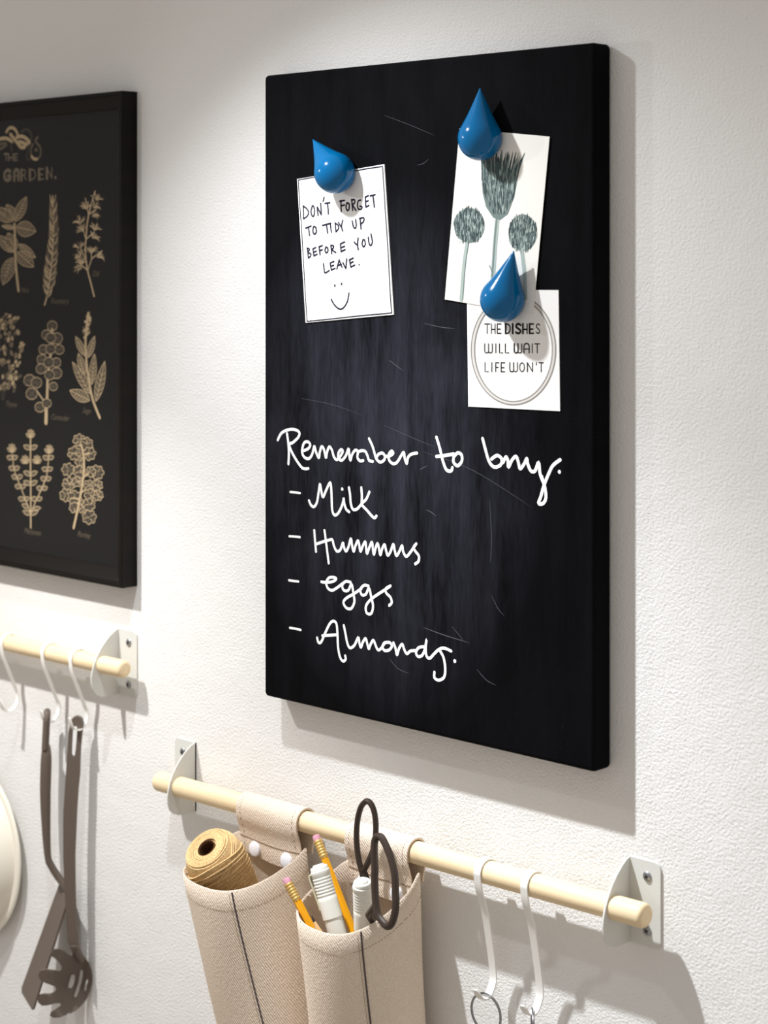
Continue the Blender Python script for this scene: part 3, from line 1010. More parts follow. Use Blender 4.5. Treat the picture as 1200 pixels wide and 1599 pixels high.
for s, cv, u, v, in [('Mint', A_, 215, 1115), ('Rosemary', A_, 528, 1225), ('Dill', A_, 962, 945), ('Thyme', B_, 55, 1095), ('Coriander', B_, 528, 1232), ('Sage', B_, 858, 1165), ('Marjoram', C_, 250, 1215), ('Parsley', C_, 805, 1250)]:
    q = cv([(u, v)])[0]
    ink.text(s, q[0], q[1], 0.0088, 0.4, 1, 0.9)
ink.mb.build('herb_illustration', [M_herb, M_herb_mid, M_herb_dim, M_title], pr_print, base=ORIG[pr_print], smooth=False)['label'] = 'beige herb drawings, captions and title'

# ------------------------------------------------------------------ rails
BR = [(0, .035), (-.0055, .0332), (-.0115, .0292), (-.018, .0235), (-.024, .0165), (-.029, .0085), (-.0330, 0), (-.0352, -.008), (-.036, -.015), (-.0352, -.0215),
      (-.0328, -.0272), (-.0288, -.0315), (-.0235, -.0342), (-.017, -.035), (0, -.035)]


def bracket(x, z, side, parent):
    """steel angle: D-shaped plate square to the wall at x, flange going to side (+1 / -1)"""
    t = 0.0015
    m = MB()
    m.prism([(x, a - 0.0002, z + b) for a, b in [(q[0] * 1.05, q[1]) for q in BR]], (t * side, 0, 0))
    fl, h, r = 0.032, 0.035, 0.006
    pts = [(x, z - h)]
    for cx, cz, a0 in ((x + side * (fl - r), z - h + r, -pi / 2), (x + side * (fl - r), z + h - r, 0)):
        for i in range(7):
            a = a0 + pi / 2 * i / 6
            pts.append((cx + side * r * math.cos(a), cz + r * math.sin(a)))
    pts.append((x, z + h))
    m.prism([(a, -0.0002, b) for a, b in pts], (0, -t, 0))
    b = m.build('bracket', M_bracket, parent, angle=30)
    for dz in (-.0222, .0222):
        s = MB()
        c = Vector((x + side * 0.0190, -t - 0.0002, z + dz))
        s.lathe([(0.0042, 0.0), (0.0042, 0.0005), (0.0034, 0.0013), (0.0018, 0.0017), (0, 0.0018)], c, (0, -1, 0), 20)
        for ang in (0.5, 0.5 + pi / 2):
            d = Vector((math.cos(ang), 0, math.sin(ang)))
            n = Vector((-d.z, 0, d.x))
            q = c + Vector((0, -0.0019, 0))
            s.prism([q + d * .0022 + n * .0005, q - d * .0022 + n * .0005, q - d * .0022 - n * .0005, q + d * .0022 - n * .0005], (0, 0.0012, 0), mi=1)
        s.build('screw', [M_screw, M_recess], b, base=ORIG[b])
    return b


def rod(a, b, r, parent):
    a, b = Vector(a), Vector(b)
    d = (b - a)
    L = d.length
    k = 0.004
    prof = [(0, 0)] + [(r - k + k * math.sin(i / 5 * pi / 2), k - k * math.cos(i / 5 * pi / 2)) for i in range(6)]
    prof += [(r, L * i / 8) for i in range(1, 8)]
    prof += [(r - k + k * math.cos(i / 5 * pi / 2), L - k + k * math.sin(i / 5 * pi / 2)) for i in range(6)] + [(0, L)]
    return MB().lathe(prof, a, d, 32).build('rod', M_rod, parent)


# lower rail
YR, RR = -0.0230, 0.0100
ra, rb = P(247, 1219, YR), P(1011, 1431, YR)
RXA, RXB = ra.x, rb.x


def rail_z(x):
    return ra.z + (rb.z - ra.z) * (x - ra.x) / (rb.x - ra.x)


low = thing('hanging_rail', 'pale wooden rod rail on two white brackets below the memo board', 'rail', ((ra.x + rb.x) / 2, 0, ZC - 0.56))
rod(ra, rb, RR, low)
bracket(0.4185, ZC - 0.5226, 1, low)
bracket(-0.1270, ZC - 0.5255, -1, low)

# upper left rail
YL, RL = -0.0225, 0.0092
la = P(196, 1045.5, YL)
lz0 = P(0, 1001, YL)
LSL = (la.z - lz0.z) / (la.x - lz0.x)


def lrail_z(x):
    return la.z + (x - la.x) * LSL


lb = Vector((la.x - 0.60, YL, lrail_z(la.x - 0.60)))
lft = thing('hanging_rail', 'pale wooden rod rail on a white bracket below the framed poster', 'rail', ((la.x + lb.x) / 2, 0, ZC - 0.46))
rod(lb, la, RL, lft)
bracket(-0.2535, ZC - 0.4255, 1, lft)
bracket(-0.7850, ZC - 0.4265, -1, lft)


# ------------------------------------------------------------------ hooks
def hook_mb(path, w, th):
    """flat steel band bent along path [(y, z)], w wide in x"""
    p = spline(path, 5)
    n = len(p)
    A, B = [], []
    for i in range(n):
        t = Vector((p[min(i + 1, n - 1)][0] - p[max(i - 1, 0)][0], p[min(i + 1, n - 1)][1] - p[max(i - 1, 0)][1])).normalized()
        nn = Vector((-t.y, t.x)) * th * 0.5
        e = min(1.0, 0.45 + min(i, n - 1 - i) * 0.25)
        A.append((p[i][0] + nn.x, p[i][1] + nn.y, w * 0.5 * e))
        B.append((p[i][0] - nn.x, p[i][1] - nn.y, w * 0.5 * e))
    rows = []
    for (ay, az, h), (by, bz, _) in zip(A, B):
        rows.append([Vector((-h, ay, az)), Vector((h, ay, az)), Vector((h, by, bz)), Vector((-h, by, bz))])
    m = MB()
    m.grid(rows, closed=True)
    m.poly(rows[0])
    m.poly(rows[-1])
    return m


def top_arc(r, zc=0.0, back=-0.35):
    return [(r * math.cos(a), zc + r * math.sin(a)) for a in [back + (pi + 0.25 - back) * i / 9 for i in range(10)]]


ht = 0.0014
rl = RR + ht * 0.5 + 0.0004
long_path = top_arc(rl) + [(-0.0085, -0.0145), (-0.0010, -0.035), (0.0055, -0.064), (0.0100, -0.090), (0.0088, -0.100), (0.0020, -0.1085), (-0.0065, -0.1075), (-0.0130, -0.0985)]
rs_ = RL + ht * 0.5 + 0.0004
short_path = top_arc(rs_) + [(-0.0078, -0.0135), (-0.0005, -0.031), (0.0080, -0.050), (0.0118, -0.060), (0.0100, -0.0705), (0.0015, -0.0765), (-0.0075, -0.0725), (-0.0118, -0.0615)]
hl = hs = None
HX = []
for (u, v), lab in (((747, 1357), 'white flat S-hook holding the first steel ring, right of the fabric pockets'), ((820, 1377), 'white flat S-hook nearest the right bracket of the lower rail')):
    x = P(u, v, YR - RR).x
    if hl is None:
        hl = ob = hook_mb(long_path, 0.0074, ht).build('hook', M_hook, base=(0, 0, 0), angle=40)
    else:
        ob = hl.copy()
        COL.objects.link(ob)
    ob.location = (x, YR, rail_z(x))
    HX.append(x)
    tag(ob, lab, 'hook', 'long white hooks on the lower rail')
LX = []
for (u, v), lab in (((3, 998), 'empty white S-hook at the left edge of the picture, left of the spatula hook'), ((67, 1022), 'white S-hook holding the dark spatula'), ((111, 1036), 'white S-hook holding the dark spaghetti server, nearest the bracket')):
    x = P(u, v, YL - RL).x
    if hs is None:
        hs = ob = hook_mb(short_path, 0.0058, 0.0012).build('hook', M_hook, base=(0, 0, 0), angle=40)
    else:
        ob = hs.copy()
        COL.objects.link(ob)
    ob.location = (x, YL, lrail_z(x))
    LX.append(x)
    tag(ob, lab, 'hook', 'short white hooks on the upper left rail')

# rings hanging from the long hooks
rg = None
for i, (x, turn, lab) in enumerate(((HX[0], 0.0, 'thin steel ring seen face-on, hanging from the left long hook'), (HX[1], 2.30, 'thin steel ring seen edge-on, hanging from the right long hook'))):
    r0, t0 = 0.0165, 0.0011
    if rg is None:
        m = MB()
        m.tube([(r0 * math.sin(2 * pi * k / 40), 0, -r0 + r0 * math.cos(2 * pi * k / 40)) for k in range(40)], t0, 8, closed=True)
        rg = ob = m.build('metal_ring', M_ring, base=(0, 0, 0))
    else:
        ob = rg.copy()
        COL.objects.link(ob)
    ob.location = (x, YR + 0.0005, rail_z(x) - 0.1085 + ht * 0.5 + 0.0020)
    ob.rotation_euler = (0, 0, turn)
    tag(ob, lab, 'ring', 'steel rings on the lower hooks')


# ------------------------------------------------------------------ fabric pockets
def pocket_section(cx, cy, a, b, n=56, e=2.25):
    pts = []
    for j in range(n):
        th = 2 * pi * j / n
        c, s = math.cos(th), math.sin(th)
        ee = 3.6 if s > 0 else e
        x = abs(c) ** (2 / ee) * (1 if c >= 0 else -1)
        y = abs(s) ** (2 / ee) * (1 if s >= 0 else -1)
        if y > 0:
            y *= 0.86                     # flatter against the wall
        pts.append((cx + a * x, cy + b * y))
    return pts


def make_pocket(label, cx, cy, a, b, zb, zf, zbot, dx, dy, a2, b2, sx0, sx1, seam_j, dent):
    t = thing('fabric_pocket', label, 'hanging pocket', (cx, cy, zbot), 'linen pockets on the lower rail')
    n = 56
    K = 14
    rings_o, rings_i = [], []

    def sect(k, inset):
        f = k / K
        g = f ** 1.1
        ca, cb = a + (a2 - a) * g - inset, b + (b2 - b) * g - inset
        x0, y0 = cx + dx * g, cy + dy * g
        out = []
        for j, (x, y) in enumerate(pocket_section(x0, y0, ca, cb, n)):
            zr = zb + (zf - zb) * min(1, max(0, ((cy + b * .7) - y) / (1.7 * b))) if k == 0 else None
            th = 2 * pi * j / n
            lift = dent * math.exp(-((th - 0.55) / 0.35) ** 2)     # rim pulled up at the back right corner
            fl = 0.0016 * math.sin(3 * th + 1.0)
            ztop = zb + (zf - zb) * min(1, max(0, ((cy + b * .7) - (y - dy * g)) / (1.7 * b))) + lift * (1 - f) + fl * (1 - f)
            z = ztop + (zbot - ztop) * f
            # soft folds
            w = 0.0012 * math.sin(4 * th + 5 * f + cx * 40) * math.sin(pi * f)
            out.append(Vector((x + w * math.cos(th), min(y + w * math.sin(th), -0.0012 - inset), z)))
        return out
    for k in range(K + 1):
        rings_o.append(sect(k, 0.0))
        rings_i.append(sect(k, 0.0022))
    rim = [(p + q) * 0.5 + Vector((0, 0, 0.0012)) for p, q in zip(rings_o[0], rings_i[0])]
    m = MB()
    m.grid([*rings_i[::-1][:], rim, *rings_o], closed=True)
    m.poly(rings_o[-1])
    m.poly([q + Vector((0, 0, 0.003)) for q in rings_i[-1]])
    m.build('pouch', M_fabric, t, angle=60)
    # centre-front seam with piping and twin stitching, hem stitching
    def on(k, j, out):
        j0 = int(math.floor(j)) % n
        f = j - math.floor(j)
        k0 = int(math.floor(k))
        g = k - k0
        k1 = min(k0 + 1, K)

        def q(kk):
            return rings_o[kk][j0] * (1 - f) + rings_o[kk][(j0 + 1) % n] * f
        p = q(k0) * (1 - g) + q(k1) * g
        nn = Vector((p.x - (cx + dx * k / K), p.y - (cy + dy * k / K), 0)).normalized()
        return p + nn * out
    m = MB()
    m.tube([on(k * 0.5, seam_j, 0.0002) for k in range(0, 2 * K + 1)], 0.0008, 6)
    m.build('seam_piping', M_seam, t)
    m = MB()
    for dj in (-0.55,):
        for k in range(0, 100):
            f0 = 0.15 + k * 0.125
            if f0 + .08 < K:
                m.tube([on(f0, seam_j + dj, 0.0), on(f0 + .08, seam_j + dj, 0.0)], 0.00032, 4)
    for j in range(seam_j - 12, seam_j + 16):
        for s in (0.0, 0.5):
            m.tube([on(1.05, j + s, 0.0), on(1.05, j + s + .32, 0.0)], 0.00030, 4)
    m.build('stitching', M_stitch, t)
    # inside back seam
    m = MB()
    m.tube([rings_i[k][13] + Vector((0, -0.0006, 0)) for k in range(0, 9)], 0.0013, 6)
    m.build('inner_seam', M_seam, t)
    # strap: up behind the rod, over it and down inside the pocket
    zr = rail_z((sx0 + sx1) / 2)
    r = RR + 0.0012
    yb = cy + b * 0.86
    back = [(yb + 0.0004, zb - 0.006), (yb + 0.0004, zb - 0.001), (YR + r + 0.0006, zr - 0.010)]
    arc = [(YR + r * math.cos(q), zr + r * math.sin(q)) for q in [pi * i / 10 for i in range(11)]]
    front = [(YR - r + 0.0006, zr - 0.008), (YR - r + 0.0040, zr - 0.018), (YR - r + 0.0056, zr - 0.027), (YR - r + 0.0060, zr - 0.036), (YR - r + 0.0070, zr - 0.043)]
    path = spline(back + arc + front, 3)
    nx = 13
    th = 0.0018
    outer, inner = [], []
    for i, (y, z) in enumerate(path):
        y0, z0 = path[max(i - 1, 0)]
        y1, z1 = path[min(i + 1, len(path) - 1)]
        tn = Vector((y1 - y0, z1 - z0)).normalized()
        nn = Vector((-tn.y, tn.x)) * th
        fr = max(0.0, (i - len(path) * 0.62) / (len(path) * 0.38))
        ro, ri = [], []
        for jx in range(nx):
            fx = jx / (nx - 1)
            sag = -0.0035 * fr * math.sin(pi * fx) - 0.0030 * fr * (fx - .5)
            x = sx0 + (sx1 - sx0) * fx
            zz = rail_z(x) - zr
            ri.append(Vector((x, y + (0.0015 * fr * math.sin(2 * pi * fx)), z + zz + sag)))
            ro.append(Vector((x, y - nn.x * (1 if True else 0) + (0.0015 * fr * math.sin(2 * pi * fx)), z - nn.y + zz + sag)))
        outer.append(ro)
        inner.append(ri)
    m = MB()
    rows = []
    for ro, ri in zip(outer, inner):
        rows.append(ro + ri[::-1])
    m.grid(rows, closed=True)
    m.poly(rows[0])
    m.poly(rows[-1])
    st = m.build('strap', M_fabric, t, angle=50)
    m = MB()
    nr = len(outer)
    k0 = int(nr * 0.88)

    def sp(i, fx, d=0.0003):
        jx = fx * (nx - 1)
        j0 = min(int(jx), nx - 2)
        g = jx - j0
        A = inner if STRAP_FRONT_INNER else outer
        p = A[i][j0] * (1 - g) + A[i][j0 + 1] * g
        return p + Vector((0, -d, 0))
    m.tube([sp(k0, q / 14) for q in range(15)], 0.00038, 5)
    for fx in (0.07, 0.93):
        for i in range(int(nr * .55), nr - 2):
            if i % 2 == 0:
                m.tube([sp(i, fx), sp(i, fx) * .35 + sp(i + 1, fx) * .65], 0.00028, 4)
    m.build('strap_stitching', M_stitch, t)
    for fx in (0.24, 0.79):
        c = sp(int(nr * 0.935), fx, 0.0)
        mm = MB().lathe([(0.0074, -0.0010), (0.0074, 0.0010), (0.0069, 0.0020), (0.0056, 0.0026), (0, 0.0028)], c, (0, -1, 0.05), 28)
        mm.build('snap_button', M_snap, t)
    return t


STRAP_FRONT_INNER = False
make_pocket('natural linen pocket holding the ball of twine, left one of the two on the rail', 0.0165, -0.0645, 0.0532, 0.0570, ZC - 0.556, ZC - 0.577, ZC - 0.80, 0.044, 0.022, 0.054, 0.040, -0.0265, 0.0585, 48, 0.004)
make_pocket('natural linen pocket filled with pencils, markers and scissors, right one of the two', 0.1645, -0.0620, 0.0498, 0.0545, ZC - 0.550, ZC - 0.583, ZC - 0.80, 0.006, 0.020, 0.050, 0.040, 0.1225, 0.2010, 50, 0.008)

# ------------------------------------------------------------------ twine in the left pocket
cdir = (CAM - P(318, 1322, -0.096)).normalized()
upv = (Vector((0, 0, 1)) - cdir * cdir.z).normalized()
rgt = upv.cross(cdir)
rgt = -rgt if rgt.dot(RT) < 0 else rgt
axis = (cdir * 0.62 + (upv * 0.80 - rgt * 0.60) * 0.785).normalized()
top = P(319, 1323, -0.096) + Vector((0.0025, 0, 0))
rot = orient(axis)
tw = thing('twine_spool', 'ball of natural jute twine standing in the left linen pocket', 'twine', top - axis * 0.078, rot=rot)
m = MB()
m.lathe([(0.0075, 0.0765), (0.0082, 0.0780), (0.0092, 0.0770), (0.0092, 0.004), (0.0075, 0.004), (0.0075, 0.0765)], (0, 0, 0), (0, 0, 1), 32)
m.build('core_tube', M_core, tw)
m = MB()
HT = 0.0765
outl = [(0.0094, 0.001), (0.0170, 0.001), (0.0190, 0.006), (0.0215, 0.020), (0.0258, 0.040), (0.0280, 0.058), (0.0270, 0.068), (0.0235, 0.0755), (0.0170, 0.0772), (0.0094, 0.0755), (0.0094, 0.001)]
m.lathe([(r - 0.0008, h) for r, h in outl], (0, 0, 0), (0, 0, 1), 48)


def prof_r(h):
    o = outl[1:8]
    for (r0, h0), (r1, h1) in zip(o[:-1], o[1:]):
        if h0 <= h <= h1:
            return r0 + (r1 - r0) * (h - h0) / (h1 - h0)
    return o[-1][0] if h > o[-1][1] else o[0][0]


# layers of turns wound at different slants
for tilt, ph, h0, h1, nt, off in ((0.0105, 0.4, 0.016, 0.064, 27, 0.0), (0.0145, 2.2, 0.022, 0.060, 9, 0.0010), (0.005, 4.0, 0.006, 0.032, 14, 0.0009)):
    for k in range(nt):
        hc = h0 + (h1 - h0) * (k + random.uniform(-.2, .2)) / (nt - 1)
        pts = []
        for i in range(44):
            a = 2 * pi * i / 44
            h = min(0.0745, max(0.003, hc + tilt * math.sin(a + ph) + random.uniform(-.00012, .00012)))
            r = prof_r(h) + off
            pts.append((r * math.cos(a), r * math.sin(a), h))
        m.tube(pts, 0.00092, 6, closed=True)
for k in range(9):                         # turns crossing the top face
    a0 = 2 * pi * k / 9 + random.uniform(-.2, .2)
    rr_ = 0.0105 + 0.0014 * k
    pts = []
    for i in range(40):
        a = 2 * pi * i / 40
        r = rr_ + 0.0012 * math.sin(a + a0)
        h = 0.0776 - max(0, (r - 0.017)) * 0.34 - max(0, 0.013 - r) * 0.3 + 0.0003
        pts.append((r * math.cos(a), r * math.sin(a), h))
    m.tube(pts, 0.00092, 6, closed=True)
m.build('wound_twine', M_twine, tw)


# ------------------------------------------------------------------ pencils, markers, scissors
def along(u0, v0, y0, u1, v1, y1):
    a, b = P(u0, v0, y0), P(u1, v1, y1)
    return a, (b - a).normalized()


def hexprism(m, z0, z1, r, mi=0):
    m.prism([(r * math.cos(pi / 3 * i), r * math.sin(pi / 3 * i), z0) for i in range(6)], (0, 0, z1 - z0), mi)


def pencil(label, topp, down, L, tip_up=False, r=0.0037):
    """local +Z points from the buried end to the visible end"""
    ax = -down
    rot = orient(ax)
    t = thing('pencil', label, 'pencil', topp + down * L, 'pencils in the right pocket', rot)
    if not tip_up:
        m = MB()
        hexprism(m, 0.016, L - 0.0215, r)
        m.build('barrel', M_yellow, t, smooth=False)
        pr = [(0.0, L - 0.0225), (r * .99, L - 0.0225)]
        for i in range(6):
            z = L - 0.0212 + i * 0.0027
            pr += [(r * 1.0, z), (r * 1.10, z + 0.0006), (r * 1.10, z + 0.0015), (r * 1.0, z + 0.0021)]
        pr += [(r, L - 0.0052), (0, L - 0.0052)]
        MB().lathe(pr, n=20).build('ferrule', M_ferrule, t, angle=50)
        MB().lathe([(0, L - 0.0062), (r * .92, L - 0.0062), (r * .95, L - 0.0012), (r * .8, L - 0.0002), (0, L)], n=20).build('eraser', M_eraser, t)
        MB().lathe([(0.0, 0.0), (0.0008, 0.002), (0.0008, 0.0021), (r * .95, 0.016), (0, 0.016)], n=16).build('sharpened_point', M_pwood, t)
    else:
        m = MB()
        hexprism(m, 0.0, L - 0.019, r)
        m.build('barrel', M_yellow, t, smooth=False)
        MB().lathe([(0, L - 0.0191), (r * .97, L - 0.019), (0.0011, L - 0.0052), (0, L - 0.0052)], n=18).build('sharpened_point', M_pwood, t)
        MB().lathe([(0, L - 0.0054), (0.0012, L - 0.0056), (0.0003, L - 0.0002), (0, L)], n=12).build('graphite_lead', M_lead, t)
    return t


a, d = along(446, 1371, -0.1015, 497, 1470, -0.097)
pencil('yellow pencil with pink eraser leaning left at the pocket rim', a, d, 0.066)
a, d = along(493, 1304, -0.052, 552, 1455, -0.057)
pencil('yellow pencil with pink eraser behind the clip marker, rising across the rod', a, d, 0.110)
a, d = along(487, 1430, -0.1035, 519, 1500, -0.096)
pencil('yellow pencil with the sharpened point up, low between pencil and marker', a, d, 0.046, tip_up=True)


def marker(label, topp, down, L, clip):
    ax = -down
    rot = orient(ax)
    t = thing('marker_pen', label, 'marker', topp + down * L, 'white markers in the right pocket', rot)
    R0 = 0.0088
    capL = 0.047
    pr = [(0, L), (0.0048, L), (0.0052, L - 0.0006), (0.0056, L - 0.0016), (0.0074, L - 0.0016), (0.0080, L - 0.0024), (0.0080, L - 0.0050), (R0, L - 0.0056), (R0 + .0002, L - 0.0075), (R0 - .0002, L - 0.0085)]
    for i in range(7):
        z = L - 0.0100 - i * 0.0028
        pr += [(R0 - .0001, z), (R0 - .0004, z - 0.0005), (R0 - .0004, z - 0.0011), (R0 - .0001, z - 0.0016)]
    pr += [(R0, L - 0.032), (R0 + .0002, L - capL), (R0 - .0004, L - capL - 0.0006), (0, L - capL - 0.0006)]
    MB().lathe(pr, n=40).build('cap', M_marker, t, angle=40)
    MB().lathe([(0, L - capL), (R0 - .0005, L - capL), (R0 - .0006, 0.004), (R0 - .002, 0.0), (0, 0.0)], n=36).build('body', M_marker, t)
    if clip:
        # clip on the side that faces left in the photo
        v = rot.inverted() @ (-RT)
        v.z = 0
        v.normalize()
        n = Vector((-v.y, v.x, 0))
        m = MB()
        pth = [v * (R0 - .001) + Vector((0, 0, L - 0.0062)), v * (R0 + .0022) + Vector((0, 0, L - 0.0068)), v * (R0 + .0026) + Vector((0, 0, L - 0.010)), v * (R0 + .0016) + Vector((0, 0, L - 0.025)), v * (R0 + .0008) + Vector((0, 0, L - 0.038))]
        rows = []
        for i, p in enumerate(pth):
            hw = (0.0030, 0.0030, 0.0028, 0.0024, 0.0018)[i]
            inn = -v * 0.0014 if i != 0 else Vector((0, 0, -0.002))
            rows.append([p + n * hw, p - n * hw, p - n * hw + inn, p + n * hw + inn])
        m.grid(rows, closed=True)
        m.poly(rows[0])
        m.poly(rows[-1])
        m.build('clip', M_clip, t, angle=30)
    return t


a, d = along(497, 1350, -0.083, 536, 1490, -0.080)
marker('white marker pen with side clip, leaning between the two pencils', a, d, 0.102, True)
a, d = along(566, 1374, -0.0810, 570, 1480, -0.0690)
marker('white marker pen standing beside the dark scissors', a, d, 0.088, False)

# scissors
s1, s2 = C(530, 1230, 8.571), C(540, 1360, 7.5)
sci = thing('scissors', 'dark brown-black scissors with long loop handles in the right linen pocket', 'scissors', P(588, 1500, -0.100))


def loop(pix, ys, r, name, closed=True):
    ys_full = [ys[0] + (ys[1] - ys[0]) * ((v - min(q[1] for q in pix)) / max(1e-6, (max(q[1] for q in pix) - min(q[1] for q in pix)))) for u, v in pix]
    pts = [P(u, v, y) for (u, v), y in zip(pix, ys_full)]
    pts = [Vector(q) for q in spline([tuple(p) for p in pts], 5, closed)]
    return pts


la_ = s1([(372, 180), (430, 225), (468, 320), (488, 450), (490, 590), (478, 720), (450, 850), (402, 970), (345, 1080), (310, 1120), (285, 1060), (262, 960), (243, 830), (233, 690), (236, 530), (256, 380), (300, 245)])
pa = loop(la_, (-0.054, -0.056), 1, 'a')
m = MB()
m.tube(pa, [0.0027] * len(pa), 10, closed=True)
m.tube([P(566, 1356, -0.0555), P(571, 1375, -0.0545), P(582, 1420, -0.0520), P(594, 1470, -0.0555)], [0.0036, 0.0044, 0.0042, 0.0040], 10)
m.build('loop_handle', M_scissor, sci)
lb_ = s1([(515, 655), (565, 668), (622, 765), (678, 900), (722, 1050), (748, 1200)]) + s2([(584, 260), (589, 350), (584, 440), (570, 530), (540, 615), (492, 648), (435, 600), (385, 520), (358, 400), (345, 240), (340, 80)]) + s1([(478, 1080), (470, 900), (472, 760), (485, 690)])
pb = loop(lb_, (-0.086, -0.1030), 1, 'b')
m = MB()
m.tube(pb, [0.0033] * len(pb), 10, closed=True)
m.tube([P(586.5, 1398, -0.0972), P(587, 1413, -0.0960), Vector((0.2070, -0.0905, ZC - 0.5645)), Vector((0.2030, -0.079, ZC - 0.5765)), Vector((0.2020, -0.070, ZC - 0.612))], [0.0028, 0.0034, 0.0034, 0.0034, 0.0030], 10)
m.build('loop_handle', M_scissor, sci)
for x0 in (-0.002, 0.002):
    p0 = P(594, 1474, -0.0700 + x0 * 2)
    m = MB()
    m.prism([p0 + Vector((-.006, 0, 0.004)), p0 + Vector((.006, 0, 0.004)), p0 + Vector((.0055, 0.008, -.05)), p0 + Vector((0.001 + x0, 0.016, -.105)), p0 + Vector((-.0055, 0.008, -.05))], (0, 0.0018, 0))
    m.build('blade', M_blade, sci, smooth=False)

# ------------------------------------------------------------------ kitchen utensils on the left rail
# spatula: seen edge-on, its width runs almost along the line of sight
zs = lrail_z(LX[1]) - 0.0765
hs0 = Vector((LX[1], YL + 0.0010, zs))
Wd = (-FW * math.cos(math.radians(23)) + RT * math.sin(math.radians(23))).normalized()
Wh = (-FW * math.cos(math.radians(8)) + RT * math.sin(math.radians(8))).normalized()


def UT(u, v, depth):
    """world point at distance depth along the view axis seen at pixel (u, v)"""
    return CAM + (FW + RT * ((u - 600) / FPX) + Vector((0, 0, -(v - VH) / FPX))) * depth


D0 = (hs0 - CAM).dot(FW)
sp_ = thing('spatula', 'dark brown nylon spatula with a cranked neck, left of the spaghetti server', 'spatula', hs0)


def slab(center, thick, width, name, mt, parent, hole=None):
    """band following centre pixels (u, v); thick in pixels across, width along Wd"""
    c = spline(center, 5)
    n = len(c)
    rows = []
    for i in range(n):
        u, v, tk, wd = c[i]
        u0, v0 = c[max(i - 1, 0)][:2]
        u1, v1 = c[min(i + 1, n - 1)][:2]
        tx, ty = u1 - u0, v1 - v0
        l = math.hypot(tx, ty)
        nx, ny = -ty / l * tk / 2, tx / l * tk / 2
        A = UT(u + nx, v + ny, D0)
        B = UT(u - nx, v - ny, D0)
        h = Wh * wd / 2
        rows.append([A - h * .85, A + (B - A) * .15 - h, B + (A - B) * .15 - h, B - h * .85, B + h * .85, B + (A - B) * .15 + h, A + (B - A) * .15 + h, A + h * .85])
    m = MB()
    m.grid(rows, closed=True)
    m.poly(rows[0])
    m.poly(rows[-1])
    return m


# handle: loop with slot at the top, then grip, crank and neck
m = slab([(72, 1166, 12, .021), (72, 1190, 16.5, .022), (71, 1240, 16, .020), (72.5, 1300, 12.5, .016), (75, 1338, 9.5, .014), (79, 1350, 8.5, .014), (90, 1368, 8, .016), (104, 1386, 6, .022)], 0, 0, '', None, sp_)
for k in (-1, 1):
    pts = [UT(73.5, 1110 + 4, D0) + Wh * k * 0.0015] + [UT(73.5 - i * 0.3, 1113 + i * 6, D0) + Wh * k * (0.0085 if i > 0 else 0.006) for i in range(0, 10)]
    m.tube([tuple(q) for q in pts], [0.0038] * len(pts), 8)
m.build('handle', M_nylon, sp_, angle=50)
bt = UT(103, 1389, D0 - 0.004)
bb = UT(44, 1563, D0 - 0.012)
bd_ = (bb - bt)
nrm = bd_.cross(Wd).normalized()
m = MB()
w0, w1 = 0.044, 0.060
outp = []
for s, f in ((-1, 0.0), (-1, 0.35), (-1, 0.8), (-1, 0.97), (-.8, 1.0), (.9, 1.0), (1, .98), (1, 0.8), (1, 0.35), (1, 0.0)):
    wv = (w0 + (w1 - w0) * f) / 2
    outp.append(bt + bd_ * f + Wd * (s * wv))
m.prism(outp, nrm * 0.0022)
m.build('blade', M_nylon, sp_, smooth=False)

# spaghetti server: broad side of the handle faces the camera
zs2 = lrail_z(LX[2]) - 0.0765
hs1 = Vector((LX[2], YL + 0.0010, zs2))
D1 = (hs1 - CAM).dot(FW)
ss = thing('spaghetti_server', 'dark brown nylon spaghetti server with toothed slotted head, nearest the bracket', 'spaghetti server', hs1)
th = 0.0040


def face_poly(outer, holes, depth_fn, thick, name, parent):
    """plate with holes facing the camera, given real depth by depth_fn(u, v)"""
    bm = bmesh.new()
    edges = []
    for ring in [outer] + holes:
        vs = [bm.verts.new((u, v, 0)) for u, v in ring]
        for i in range(len(vs)):
            edges.append(bm.edges.new((vs[i], vs[(i + 1) % len(vs)])))
    bmesh.ops.triangle_fill(bm, edges=edges, use_beauty=True)
    for _ in range(2):
        bmesh.ops.subdivide_edges(bm, edges=[e for e in bm.edges if e.calc_length() > 9], cuts=1, use_grid_fill=False)
        bmesh.ops.triangulate(bm, faces=bm.faces[:])
        bmesh.ops.beautify_fill(bm, faces=bm.faces[:], edges=[e for e in bm.edges if not e.is_boundary])
    bm.verts.index_update()
    front = [UT(q.co.x, q.co.y, D1 + depth_fn(q.co.x, q.co.y)) for q in bm.verts]
    fs = [tuple(w.index for w in f.verts) for f in bm.faces]
    n = len(front)
    back = [p + FW * thick for p in front]
    m = MB()
    allf = fs + [tuple(i + n for i in f[::-1]) for f in fs]
    for e in bm.edges:
        if e.is_boundary:
            a_, b_ = e.verts[0].index, e.verts[1].index
            allf.append((a_, b_, b_ + n, a_ + n))
    bm.free()
    m.add(front + back, allf)
    return m


def rnd(pts, k=4):
    return spline(pts, k, closed=True)


